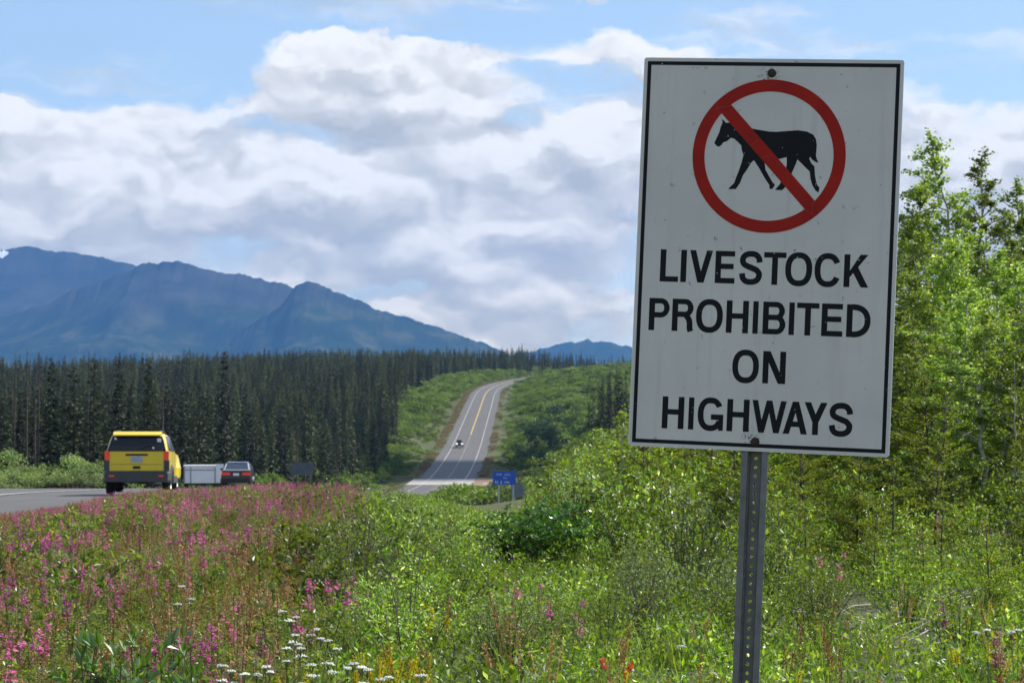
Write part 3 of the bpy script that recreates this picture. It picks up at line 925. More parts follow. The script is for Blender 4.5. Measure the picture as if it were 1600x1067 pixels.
# thin paler seams where the red film overlaps
m_seam = pbr('pale_film_seam', (0.36, 0.08, 0.06), 0.6)
for p0, p1 in (((-0.1600, 0.4190), (-0.1150, 0.4290)), ((-0.1585, 0.4270), (-0.1465, 0.3990)), ((0.1330, 0.1620), (0.1300, 0.1180)), ((0.1040, 0.1350), (0.1360, 0.1190)), ((0.1170, 0.4690), (0.1360, 0.4500)), ((-0.052, 0.315), (-0.032, 0.330)), ((-0.016, 0.278), (0.012, 0.290))):
    on_sign('film_seam', Geo().add(*stroke([p0, p1], 0.0007, False, -0.0025)), [m_seam])
# bolts
for u_, v_ in ((-0.0018, 0.5233), (-0.0064, -0.5381)):
    g = Geo(); ang = np.linspace(0, 2 * math.pi, 24, endpoint=False)
    P = []; rad = [0.0126, 0.0126, 0.0085, 0.0085, 0.0060]; yy = [-0.0016, -0.0032, -0.0040, -0.0085, -0.0098]
    rings = [np.stack([u_ + r_ * np.cos(ang), np.full(24, y_), v_ + r_ * np.sin(ang)], 1) for r_, y_ in zip(rad, yy)]
    V_ = np.concatenate(rings + [np.array([[u_, yy[-1] - 0.0006, v_]])]); T_ = []
    for i in range(4):
        for j in range(24):
            p_, q_ = i * 24 + j, i * 24 + (j + 1) % 24
            T_ += [(p_, q_, q_ + 24), (p_, q_ + 24, p_ + 24)]
    for j in range(24): T_.append((96 + j, 96 + (j + 1) % 24, 120))
    g.add(V_, T_)
    on_sign('bolt', g, [m_rust])

# post: hat-section channel with real holes every 25.7 mm
g = Geo(); xc_ = -0.0065; pitch = 0.0257
zt = 0.555; nseg = int((zt - POST_BOTTOM) / pitch)
yF, yW, th = 0.0032, 0.030, 0.0028
prof = [(-0.0385, yF), (-0.0205, yF), (-0.0145, yW), (0.0145, yW), (0.0205, yF), (0.0385, yF)]
for (xa, ya), (xb, yb2) in (zip(prof[:2], prof[1:3]), zip(prof[3:5], prof[4:6])):
    pass
for i in (0, 1, 3, 4):
    (xa, ya), (xb, yb2) = prof[i], prof[i + 1]
    zlo = POST_BOTTOM
    V_ = np.array([(xc_ + xa, ya, zlo), (xc_ + xb, yb2, zlo), (xc_ + xb, yb2 + th, zlo), (xc_ + xa, ya + th, zlo),
                   (xc_ + xa, ya, zt), (xc_ + xb, yb2, zt), (xc_ + xb, yb2 + th, zt), (xc_ + xa, ya + th, zt)])
    _, T_ = box_arrays(0, 1, 0, 1, 0, 1)
    g.add(V_, T_)
hr = 0.0050; ho = 12
ang = np.linspace(0, 2 * math.pi, ho, endpoint=False) + math.pi / ho
sq = []
for a1_ in ang:     # outer square points in the same directions
    c, s = math.cos(a1_), math.sin(a1_); k_ = min(0.0145 / max(abs(c), 1e-9), (pitch / 2) / max(abs(s), 1e-9))
    sq.append((c * k_, s * k_))
V0 = []; T0 = []
for y_ in (yW, yW + th):
    V0 += [(xc_ + x_, y_, z_) for x_, z_ in sq]; V0 += [(xc_ + hr * math.cos(a1_), y_, hr * math.sin(a1_)) for a1_ in ang]
for f_ in (0, 2 * ho):
    for j in range(ho):
        k_ = (j + 1) % ho
        T0 += [(f_ + j, f_ + k_, f_ + ho + k_), (f_ + j, f_ + ho + k_, f_ + ho + j)]
for j in range(ho):
    k_ = (j + 1) % ho
    T0 += [(ho + j, ho + k_, 3 * ho + k_), (ho + j, 3 * ho + k_, 3 * ho + j)]
# square corners
V0 = np.array(V0); T0 = np.array(T0)
for i in range(nseg):
    zc = -0.5700 - 0.0 + pitch * 0.0
    z_ = POST_BOTTOM + pitch * (i + 0.5) + 0.008
    g.add(V0 + np.array([0, 0, z_]), T0)
    for sx_ in (-1, 1):     # fill the little corner triangles left by the ring of quads
        for sz_ in (-1, 1):
            cx_, cz_ = sx_ * 0.0145, sz_ * pitch / 2
            near_ = sorted(range(ho), key=lambda j: (sq[j][0] - cx_) ** 2 + (sq[j][1] - cz_) ** 2)[:2]
            Vc = np.array([(xc_ + cx_, yW, z_ + cz_)] + [(xc_ + sq[j][0], yW, z_ + sq[j][1]) for j in near_])
            g.add(Vc, [(0, 1, 2)])
on_sign('post', g, [m_galv])


# ================================================================== VEHICLES
def paint(name, c, rough=0.32, coat=0.6, metal=0.0):
    return pbr(name, c, rough, metal=metal, coat=coat, var=0.04, vscale=3)


m_yel = paint('yellow_car_paint', (0.78, 0.58, 0.02))
m_gre = pbr('grey_plastic_cladding', (0.055, 0.058, 0.060), 0.6, var=0.15)
m_glass = pbr('dark_tinted_glass', (0.010, 0.012, 0.018), 0.10, spec=0.35)
m_bluegl = pbr('rear_glass', (0.03, 0.045, 0.07), 0.08, spec=0.9)
m_tail = pbr('red_tail_light', (0.60, 0.02, 0.01), 0.2, spec=0.8, emit=((1, 0.05, 0.01), 0.12))
m_rubber = pbr('tyre_rubber', (0.015, 0.015, 0.016), 0.85)
m_rim = pbr('alloy_rim', (0.45, 0.46, 0.48), 0.3, metal=0.8)
m_plate = pbr('number_plate', (0.36, 0.42, 0.55), 0.5, var=0.3, vscale=14)
m_blk = pbr('black_plastic', (0.012, 0.012, 0.013), 0.55)
m_chrome = pbr('chrome_trim', (0.75, 0.76, 0.78), 0.15, metal=1.0)
m_sedan = paint('dark_plum_car_paint', (0.016, 0.014, 0.022), 0.22, 1.0)
m_silv = paint('pale_grey_panel', (0.80, 0.81, 0.82), 0.45, 0.2)
m_white = pbr('white_glint_and_plate', (0.8, 0.8, 0.8), 0.4)


def loft(sections, cap=True):
    """sections: list of (y, [(x, z) half outline from bottom centre to top centre])"""
    n = len(sections[0][1]); V = []
    full = 2 * n - 2
    for y, half in sections:
        ys = y if isinstance(y, (list, tuple)) else [y] * n
        L_ = [(x, yy_, z) for (x, z), yy_ in zip(half, ys)]
        L_ += [(-x, yy_, z) for (x, z), yy_ in list(zip(half, ys))[-2:0:-1]]
        V += L_
    T = []
    for i in range(len(sections) - 1):
        for j in range(full):
            p, q = i * full + j, i * full + (j + 1) % full
            T += [(p, q, q + full), (p, q + full, p + full)]
    if cap:
        k = (len(sections) - 1) * full
        for j in range(1, full - 1):
            T.append((0, j + 1, j)); T.append((k, k + j, k + j + 1))
    return np.array(V, float), np.array(T)


def part(root, name, V, T, mat, smooth=False, label=None, parent=None):
    o = link(name, Geo().add(V, T).mesh(name, [mat], smooth), parent or root)
    if label: o['label'] = label
    return o


def quad3(p0, p1, p2, p3, th=0.012):
    """thin slab on four points"""
    P = np.array([p0, p1, p2, p3], float)
    n = norm(np.cross(P[1] - P[0], P[3] - P[0]))
    V = np.concatenate([P, P + n * th])
    T = [(0, 1, 2), (0, 2, 3), (4, 6, 5), (4, 7, 6)]
    for i in range(4):
        j = (i + 1) % 4
        T += [(i, i + 4, j + 4), (i, j + 4, j)]
    return V, np.array(T)


def wheel(root, x, y, r, wd=0.22):
    s = 1 if x > 0 else -1
    a = np.linspace(0, 2 * math.pi, 24, endpoint=False)

    def lathe(pr, xo):
        V = []
        for rr, xx in pr:
            V += [(xo + xx * s, y + rr * math.cos(q), r + rr * math.sin(q)) for q in a]
        T = []
        for i in range(len(pr) - 1):
            for j in range(24):
                p, q = i * 24 + j, i * 24 + (j + 1) % 24
                T += [(p, q, q + 24), (p, q + 24, p + 24)]
        return np.array(V), np.array(T)
    wl = link('wheel', None, root)
    V, T = lathe([(r * .62, 0), (r * .92, 0.0), (r, -0.03), (r, -wd + .03), (r * .92, -wd), (r * .5, -wd)], x)
    part(root, 'tyre', V, T, m_rubber, True, parent=wl)
    V, T = lathe([(r * .64, -0.01), (r * .6, -0.03), (r * .15, -0.02), (0.001, -0.015)], x)
    part(root, 'rim', V, T, m_rim, False, parent=wl)


def car(root, st_, body_mat, wheels, wr, glass, rear_h, side=True):
    """st_: stations (y, zbottom, half width low, zbelt, half width belt, ztop, half width top, y shift of the top)"""
    secs = []
    for (y, zb, hl, zbelt, hb, zt_, ht, dy) in st_:
        ztop_ = max(zt_, zbelt + .01)
        half = [(0, zb), (hl * .88, zb), (hl * .99, zb + .10), (hl, (zb + zbelt) * .5), (hb + .01, zbelt - .06), (hb, zbelt), (hb * .35 + ht * .65, zbelt * .35 + ztop_ * .65),
                (ht, ztop_ - .07 * min(1, (ztop_ - zbelt) * 3)), (ht - .10, ztop_ - .015 * min(1, (ztop_ - zbelt) * 3)), (0, ztop_)]
        f = [0, 0, 0, 0, 0, 0, .65, .9, 1, 1]
        secs.append(([y + dy * k for k in f], half))
    V, T = loft(secs)
    part(root, 'body', V, T, body_mat, False)
    for y in wheels:
        for s in (-1, 1):
            wheel(root, s * (st_[2][2] + 0.005), y, wr)


# ---- yellow sport utility vehicle, seen from behind
SUVY = 70.0
suv = thing('parked_car', 'bright yellow sport utility vehicle seen from behind at the road edge', 'car', (px2x(213, SUVY) + 0.02, SUVY, float(ZR(SUVY)) + 0.02), rz=R(3.9))
S = [(0.00, .50, .84, 1.20, .80, 1.64, .68, .30), (0.10, .46, .87, 1.20, .82, 1.675, .70, .28), (0.6, .36, .88, 1.19, .84, 1.69, .72, .12), (1.6, .32, .89, 1.16, .85, 1.695, .72, 0), (2.5, .32, .89, 1.12, .86, 1.66, .70, 0),
     (2.95, .32, .90, 1.09, .86, 1.50, .68, -.05), (3.25, .32, .96, 1.07, .88, 1.25, .74, -.02), (3.65, .34, .98, 1.05, .90, 1.065, .80, 0), (4.05, .35, .96, 1.03, .87, 1.05, .76, 0), (4.3, .36, .87, 1.00, .82, 1.02, .72, 0), (4.52, .40, .80, .88, .74, .92, .64, 0), (4.60, .45, .74, .80, .68, .84, .58, 0)]
car(suv, S, m_yel, (0.85, 3.65), 0.35, m_glass, 0)
part(suv, 'rear_window', *quad3((-.795, -.035, 1.215), (.795, -.035, 1.215), (.675, .235, 1.60), (-.675, .235, 1.60), -.02), m_glass)
part(suv, 'roof_spoiler', *quad3((-.66, .17, 1.615), (.66, .17, 1.615), (.66, .42, 1.705), (-.66, .42, 1.705), .028), m_yel)
V, T = loft([(-.065, [(0, .36), (.82, .36), (.85, .40), (.85, .58), (.80, .655), (0, .655)]), (.12, [(0, .34), (.88, .34), (.905, .40), (.905, .60), (.87, .66), (0, .66)]), (.42, [(0, .34), (.885, .34), (.91, .40), (.91, .58), (.885, .66), (0, .66)])])
part(suv, 'rear_bumper', V, T, m_gre)
part(suv, 'tailgate', *quad3((-.70, -.012, .665), (.70, -.012, .665), (.72, -.012, 1.19), (-.72, -.012, 1.19), -.02), m_yel)
for s in (-1, 1):
    part(suv, 'tail_light', *box_arrays(min(s * .735, s * .865), max(s * .735, s * .865), -.03, .16, .955, 1.195), m_tail)
    part(suv, 'corner_cladding', *box_arrays(min(s * .74, s * .885), max(s * .74, s * .885), -.022, .13, .657, .945), m_gre)
    part(suv, 'side_window', *quad3((s * .862, .55, 1.22), (s * .872, 2.75, 1.16), (s * .745, 2.25, 1.58), (s * .735, .70, 1.60), .012 if s < 0 else -.012), m_glass)
    part(suv, 'roof_rail', *tube([(s * .60, .45, 1.69), (s * .60, .55, 1.745), (s * .60, 2.1, 1.745), (s * .60, 2.25, 1.69)], .018, 6), m_blk)
    part(suv, 'door_mirror', *box_arrays(min(s * .88, s * 1.01), max(s * .88, s * 1.01), 2.55, 2.66, 1.10, 1.21), m_blk)
    for yc_ in (0.85, 3.65):      # flared arch over each wheel
        a = np.linspace(R(-5), R(185), 15)
        pth = [(s * .895, yc_ + .42 * math.cos(q), .35 + .42 * math.sin(q)) for q in a]
        part(suv, 'wheel_arch', *tube(pth, .045, 6), m_gre)
    part(suv, 'side_sill', *box_arrays(min(s * .86, s * .915), max(s * .86, s * .915), 1.28, 3.2, .30, .48), m_gre)
for s in (-1, 1):
    part(suv, 'door_seam', *box_arrays(min(s * .893, s * .899), max(s * .893, s * .899), 1.34, 1.36, .5, 1.12), m_blk)
    part(suv, 'door_seam', *box_arrays(min(s * .893, s * .899), max(s * .893, s * .899), 2.30, 2.32, .5, 1.10), m_blk)
    part(suv, 'reflector', *box_arrays(min(s * .60, s * .74), max(s * .60, s * .74), -.075, -.06, .50, .54), m_tail)
part(suv, 'tailgate_seam', *box_arrays(-.70, .70, -.0345, -.031, .835, .842), m_blk)
part(suv, 'handle_recess', *box_arrays(-.30, .30, -.028, -.008, 1.075, 1.125), m_blk)
part(suv, 'number_plate', *box_arrays(-.155, .155, -.026, -.008, .90, 1.055), m_plate)
part(suv, 'tailgate_badge', *box_arrays(-.10, .10, -.026, -.008, .715, .79), m_blk)
part(suv, 'rear_wiper', *tube([(.05, -.05, 1.225), (.20, .03, 1.33), (.42, .06, 1.37)], .008, 4), m_blk)
for u_, v_, r_ in ((-.59, 1.535, .028), (.60, 1.49, .055), (.45, 1.285, .026)):
    yy_ = -.035 + (v_ - 1.215) / .385 * .27 - .026
    part(suv, 'window_glint', *box_arrays(u_ - r_, u_ + r_, yy_ - .004, yy_, v_ - r_, v_ + r_), m_white)  # white squares painted as glints on the rear glass
part(suv, 'exhaust_pipe', *tube([(.45, .0, .33), (.45, .4, .33)], .03, 8), m_gre)

# ---- dark sedan further on
SEY = 142.0
sed = thing('parked_car', 'dark sedan seen from behind beside the pale box trailer', 'car', (px2x(369.5, SEY), SEY, float(ZR(SEY)) + 0.02), rz=R(3.0))
S = [(0.0, .32, .74, .98, .76, .985, .70, 0), (.10, .28, .84, 1.02, .80, 1.03, .72, 0), (.65, .26, .86, 1.00, .82, 1.02, .74, 0), (.75, .26, .86, .99, .82, 1.05, .72, .12), (1.35, .26, .86, .97, .83, 1.40, .62, 0),
     (2.3, .26, .86, .95, .83, 1.42, .62, 0), (2.95, .26, .86, .93, .82, 1.05, .70, 0), (3.1, .26, .86, .92, .82, .95, .74, 0), (4.3, .30, .80, .78, .74, .80, .66, 0), (4.5, .34, .70, .66, .64, .68, .56, 0)]
car(sed, S, m_sedan, (.85, 3.55), 0.31, m_glass, 0)
part(sed, 'rear_window', *quad3((-.66, .66, 1.03), (.66, .66, 1.03), (.56, 1.20, 1.36), (-.56, 1.20, 1.36), -.03), m_bluegl)
part(sed, 'roof_sheen_panel', *quad3((-.58, 1.24, 1.405), (.58, 1.24, 1.405), (.58, 2.35, 1.43), (-.58, 2.35, 1.43), .012), paint('roof_sheen_paint', (0.42, 0.46, 0.52)))  # pale slab: light reflected off the dark roof, put in as colour
for s in (-1, 1):
    part(sed, 'tail_light', *box_arrays(min(s * .34, s * .80), max(s * .34, s * .80), -.012, .08, .72, .88), m_tail)
    part(sed, 'roof_pillar', *quad3((s * .735, .66, 1.02), (s * .66, .66, 1.03), (s * .56, 1.20, 1.37), (s * .63, 1.22, 1.37), .03 * s), paint('pillar_sheen_paint', (0.42, 0.46, 0.52)))  # pillars carry the same painted sheen as the roof
    part(sed, 'side_window', *quad3((s * .835, .95, 1.02), (s * .84, 2.75, .98), (s * .66, 2.30, 1.34), (s * .655, 1.35, 1.34), .012 if s < 0 else -.012), m_glass)
    part(sed, 'door_mirror', *box_arrays(min(s * .85, s * 1.02), max(s * .85, s * 1.02), 2.5, 2.62, .96, 1.08), m_blk)
part(sed, 'number_plate', *box_arrays(-.16, .16, -.016, -.002, .70, .84), m_white)
part(sed, 'rear_bumper', *loft([(-.06, [(0, .30), (.74, .30), (.78, .36), (.78, .52), (0, .55)]), (.15, [(0, .28), (.86, .28), (.88, .36), (.88, .54), (0, .56)])]), m_blk)
part(sed, 'boot_lid_edge', *box_arrays(-.74, .74, -.008, .10, .985, 1.045), m_silv)

# ---- pale box trailer
TRY = 150.0
tr = thing('box_trailer', 'pale grey box trailer between the yellow vehicle and the dark sedan', 'trailer', (px2x(318, TRY), TRY, float(ZR(TRY)) + 0.02), rz=R(6))
part(tr, 'body', *box_arrays(-1.12, 1.12, 0, 3.2, .34, 1.28), m_silv)
part(tr, 'lid', *box_arrays(-1.15, 1.15, -.04, 3.24, 1.282, 1.38), m_silv)
m_rib = pbr('grey_trailer_rib', (0.30, 0.33, 0.38), 0.5)
for x_ in (-1.12, -.76, 0.66, 1.05):
    part(tr, 'upright_rib', *box_arrays(x_, x_ + .07, -.035, -.003, .36, 1.275), m_rib)
part(tr, 'cross_rib', *box_arrays(-1.12, 1.12, -.03, -.004, 1.08, 1.14), m_rib)
part(tr, 'gate_post', *box_arrays(.74, 1.20, -.08, -.04, .36, 1.46), m_silv)
part(tr, 'chassis', *box_arrays(-1.05, 1.05, .02, 3.9, .24, .335), m_blk)
for s in (-1, 1):
    wheel(tr, s * 1.12, 1.6, 0.28)

# ---- oncoming car far down the road
FCY = 655.0
fc = thing('oncoming_car', 'tiny dark car driving towards the viewer on the far stretch of road', 'car', (px2x(718.5, FCY), FCY, float(ZR(FCY)) + 0.03), rz=R(180))
S = [(0.0, .36, .80, 1.02, .82, 1.06, .72, 0), (.15, .30, .90, 1.05, .86, 1.10, .74, 0), (.7, .28, .93, 1.05, .88, 1.72, .64, 0), (1.6, .28, .94, 1.05, .88, 1.84, .64, 0), (2.5, .28, .94, 1.02, .88, 1.80, .62, 0),
     (3.1, .28, .94, 1.0, .88, 1.30, .66, 0), (3.5, .28, .94, .98, .88, 1.04, .72, 0), (4.4, .30, .90, .92, .84, .96, .70, 0), (4.6, .36, .80, .80, .74, .84, .62, 0)]
car(fc, S, m_blk, (.85, 3.7), .36, m_glass, 0)
part(fc, 'windscreen', *quad3((-.62, 3.40, 1.08), (.62, 3.40, 1.08), (.56, 2.70, 1.72), (-.56, 2.70, 1.72), .03), m_glass)
part(fc, 'front_bumper', *box_arrays(-.95, .95, 4.50, 4.68, .35, .62), m_gre)
m_lamp = pbr('headlight_glass', (0.8, 0.82, 0.84), 0.2, emit=((1.0, 0.97, 0.9), 0.9))
for s in (-1, 1):
    part(fc, 'headlight', *box_arrays(min(s * .42, s * .92), max(s * .42, s * .92), 4.40, 4.72, .66, .98), m_lamp)

# ================================================================== SMALLER SIGNS
m_blue = pbr('blue_sign_sheet', (0.012, 0.085, 0.48), 0.5, var=0.1)
m_greypost = pbr('pale_steel_post', (0.42, 0.45, 0.47), 0.5, metal=0.3)
m_mark = pbr('pale_lettering', (0.36, 0.48, 0.68), 0.5)
BY = 200.0
bw = 36 / FPX * BY; zt_ = ztop(736, BY); zb_ = ztop(757, BY); xb_ = px2x(788, BY)
gz = float(H(xb_, BY))
bs = thing('blue_road_sign', 'small blue information sign on two pale posts beside the dip in the road', 'road sign', (xb_, BY, gz))
for s in (-1, 1):
    xo = -0.42 if s < 0 else 0.70
    part(bs, 'post', *box_arrays(xo - .06, xo + .06, .03, .11, -.2, zt_ - gz - .05), m_greypost)
part(bs, 'panel', *box_arrays(-bw / 2, bw / 2, 0, .025, zb_ - gz, zt_ - gz), m_blue)
# rows of pale marks, too small in the photograph to be read
g = Geo()
hh = zt_ - zb_
for x_, w2_, r0_, r1_ in [(-.60, .05, .70, .84), (-.51, .05, .72, .84), (-.42, .05, .70, .82), (-.33, .05, .72, .83), (-.24, .05, .70, .82), (.02, .05, .68, .80), (.11, .05, .70, .80), (.21, .05, .66, .84), (.31, .05, .68, .80), (.40, .05, .68, .80), (-.08, .12, .47, .54), (.08, .12, .46, .53),
                          (-.72, .09, .12, .30), (-.58, .09, .10, .28), (-.28, .08, .02, .30), (.0, .10, .14, .24), (.14, .14, .14, .27), (.30, .12, .10, .22)]:
    part(bs, 'pale_lettering', *box_arrays(x_, x_ + w2_, -.006, -.001, zb_ - gz + r0_ * hh, zb_ - gz + r1_ * hh), m_mark)
# grey board low behind the blue sign
GY = 206.0
xg = px2x(809, GY); gz2 = float(H(xg, GY))
gb = thing('grey_notice_board', 'low grey board showing just behind the right post of the blue sign', 'notice board', (xg, GY, gz2))
part(gb, 'panel', *box_arrays(-.52, .52, 0, .04, ztop(776, GY) - gz2, ztop(753, GY) - gz2), pbr('weathered_grey_board', (0.15, 0.165, 0.20), 0.8, var=0.3, vscale=3))
for s in (-1, 1):
    part(gb, 'post', *box_arrays(s * .4 - .04, s * .4 + .04, .045, .12, -.2, ztop(755, GY) - gz2), m_greypost)
# dark weathered board at the forest edge
DY = 175.0
xd = px2x(472, DY); gz3 = float(H(xd, DY))
db = thing('weathered_notice_board', 'dark weathered board on two posts between the sedan and the shrubs', 'notice board', (xd, DY, gz3), rz=R(4))
zt3 = ztop(722, DY) - gz3; zb3 = ztop(742, DY) - gz3
for k_ in range(4):
    part(db, 'plank', *box_arrays(-.78, .78, 0, .04, zb3 + (zt3 - zb3) * k_ / 4 + .006, zb3 + (zt3 - zb3) * (k_ + 1) / 4 - .006), pbr('grey_plank', (0.085, 0.105, 0.13), 0.8, var=0.35, vscale=2))
for s in (-1, 1):
    part(db, 'post', *box_arrays(s * .6 - .05, s * .6 + .05, .043, .12, -.2, zt3 - .03), pbr('grey_timber_post', (0.16, 0.15, 0.15), 0.8))

# ================================================================== PLANT PROTOTYPES
def rot_z(v, a):
    c, s = math.cos(a), math.sin(a)
    return np.array([v[0] * c - v[1] * s, v[0] * s + v[1] * c, v[2]])


def make_shrub(seed, h, r, nst, ntw, nlf, ll, lw, leaf, bark, upright=0.55, low=0.2):
    g = np.random.default_rng(seed)
    S_, L_ = Geo(), Geo()
    P, D, N, LL = [], [], [], []
    for i in range(nst):
        a = g.uniform(0, 2 * math.pi); out = g.uniform(0.15, 1.0) * r; hh = h * g.uniform(0.62, 1.0) * (1 - 0.28 * (out / r) ** 2)
        b0 = np.array([math.cos(a) * out * .18, math.sin(a) * out * .18, 0])
        top = np.array([math.cos(a) * out, math.sin(a) * out, hh])
        mid = b0 * .5 + top * .5 + np.array([math.cos(a) * -out * .12, math.sin(a) * -out * .12, hh * .05]) + g.normal(0, .03 * h, 3)
        t = np.linspace(0, 1, 6)[:, None]
        path = (1 - t) ** 2 * b0 + 2 * t * (1 - t) * mid + t ** 2 * top
        S_.add(*tube(path, np.linspace(0.007, 0.0018, 6) * max(1, h), 3, False))
        for k in range(ntw):
            tt = low + (1 - low) * ((k + g.uniform(0, 1)) / ntw) ** 0.85
            q = np.array([np.interp(tt, t[:, 0], path[:, c]) for c in range(3)])
            da = g.uniform(0, 2 * math.pi); up = g.uniform(0.1, 1.0) * upright * 1.6
            dv = norm(np.array([math.cos(da), math.sin(da), up]))
            tl = h * g.uniform(.10, .24) * (1.25 - tt * .6)
            e = q + dv * tl
            if k % 2 == 0:
                S_.add(*tube([q, e], [.0028, .0012], 3, False))
            m_ = nlf
            s = g.uniform(0.1, 1.08, m_)
            P.append(q + (e - q) * s[:, None] + g.normal(0, .012 * h, (m_, 3)))
            dd = g.normal(0, .75, (m_, 3)) + dv * .7 + np.array([0, 0, .35]); D.append(dd)
            N.append(np.array([0, 0, 1]) + g.normal(0, .55, (m_, 3))); LL.append(g.uniform(.6, 1.15, m_))
    P, D, N, LL = map(np.concatenate, (P, D, N, LL))
    L_.add(*leaf_arrays(P, D, N, ll * LL, lw * LL, 0.18))
    return [('foliage', L_.mesh('foliage', [leaf])), ('stems', S_.mesh('stems', [bark]))]


def make_aspen(seed, h, r, nb, nlf, ll, leaf=None, bark=None, low=0.12, gap=0.25):
    g = np.random.default_rng(seed)
    tr_, br_, L_ = Geo(), Geo(), Geo()
    zt = np.linspace(0, h, 10)
    wob = np.cumsum(g.normal(0, .012 * h, (10, 2)), 0); wob[0] = 0
    path = np.stack([wob[:, 0], wob[:, 1], zt], 1)
    tr_.add(*tube(path, np.linspace(.0075 * h, .0012 * h, 10), 6))
    P, D, N, S = [], [], [], []
    for i in range(nb):
        t = low + (1 - low) * (i + g.uniform(0, 1)) / nb
        q = np.array([np.interp(t * h, zt, path[:, c]) for c in range(3)])
        a = g.uniform(0, 2 * math.pi)
        wid = r * (math.sin(min(1, (1 - t) * 1.9 + .10) * math.pi / 2)) * g.uniform(.55, 1.1)
        if g.uniform() < gap * .5: wid *= .5
        dv = np.array([math.cos(a), math.sin(a), g.uniform(.45, 1.1)]); dv = dv / np.linalg.norm(dv)
        e = q + dv * wid * 1.25
        br_.add(*tube([q, (q + e) / 2 + g.normal(0, .02, 3), e], [.0028 * h, .0018 * h, .0008 * h], 3, False))
        nn = int(nlf * (0.35 + wid / r))
        ntw = 6
        for k in range(ntw):
            s = g.uniform(.25, 1.0); c0 = q + (e - q) * s
            c1 = c0 + norm(g.normal(0, 1, 3) + np.array([0, 0, .5])) * r * g.uniform(.12, .30)
            m_ = max(2, nn // ntw); u = g.uniform(0, 1.05, m_)
            P.append(c0 + (c1 - c0) * u[:, None] + g.normal(0, .035 * r, (m_, 3)))
            D.append(g.normal(0, 1, (m_, 3)) + np.array([0, 0, -.1])); N.append(g.normal(0, 1, (m_, 3)) + np.array([0, 0, .6])); S.append(g.uniform(.65, 1.15, m_))
    P, D, N, S = map(np.concatenate, (P, D, N, S))
    L_.add(*leaf_arrays(P, D, N, ll * S, ll * .82 * S, 0.12, .5))
    return [('crown', L_.mesh('crown', [leaf or M['aspen']])), ('trunk', tr_.mesh('trunk', [bark or M['aspbark']], True)), ('branches', br_.mesh('branches', [bark or M['aspbark']]))]


def make_young_spruce(seed, h=1.0, nw=7):
    """whorls of branches with side twigs, every twig a brush of needles"""
    g = np.random.default_rng(seed)
    tr_, L_, B_ = Geo(), Geo(), Geo()
    tr_.add(*tube([(0, 0, 0), (0, 0, h * .5), (.01, 0, h)], [.013 * h, .008 * h, .003 * h], 6))
    P, D, N, S = [], [], [], []

    def brush(a_, b2, dens, nl):
        d = b2 - a_; ln = np.linalg.norm(d); n_ = max(3, int(ln * dens)); u = g.uniform(0, 1, n_)
        side = g.normal(0, 1, (n_, 3)); side -= (side @ (d / ln))[:, None] * (d / ln); side = norm(side)
        P.append(a_ + d * u[:, None]); D.append(side + d / ln * .9); N.append(g.normal(0, 1, (n_, 3))); S.append(g.uniform(.7, 1.1, n_) * nl)
    for wi in range(nw):
        t = .08 + .88 * (wi / (nw - 1)) ** .95
        z = h * t; bl = h * .46 * (1 - t) ** .75 + .03 * h
        for b_i in range(int(g.integers(4, 7))):
            a = g.uniform(0, 2 * math.pi); l_ = bl * g.uniform(.7, 1.1)
            base = np.array([0, 0, z + g.normal(0, .012 * h)])
            dv = norm(np.array([math.cos(a), math.sin(a), g.uniform(-.05, .30) + .35 * t]))
            end = base + dv * l_; end[2] += l_ * .10
            B_.add(*tube([base, end], [.005 * h, .0018 * h], 3, False))
            brush(base + (end - base) * .15, end, 230 / h ** .3, .020)
            sd_ = np.array([-math.sin(a), math.cos(a), 0])
            nt = max(2, int(l_ / (.05 * h ** .5)))
            for k in range(nt):
                s = (k + .6) / nt; q = base + (end - base) * s
                tl = l_ * .42 * (1 - s * .65)
                for sg in (-1, 1):
                    e = q + norm(dv * .8 + sd_ * sg * .9 + np.array([0, 0, g.uniform(-.1, .15)])) * tl * g.uniform(.7, 1.1)
                    brush(q, e, 210 / h ** .3, .018)
    brush(np.array([0, 0, h * .8]), np.array([0, 0, h * 1.03]), 200, .02)
    P, D, N, S = map(np.concatenate, (P, D, N, S))
    L_.add(*spike_arrays(P, D, N, S * (1.15 + .25 * (h - 1)), .0095 * (1 + .35 * (h - 1))))
    return [('crown', L_.mesh('crown', [M['ysp']])), ('trunk', tr_.mesh('trunk', [M['sprbark']], True)), ('branches', B_.mesh('branches', [M['sprbark']]))]


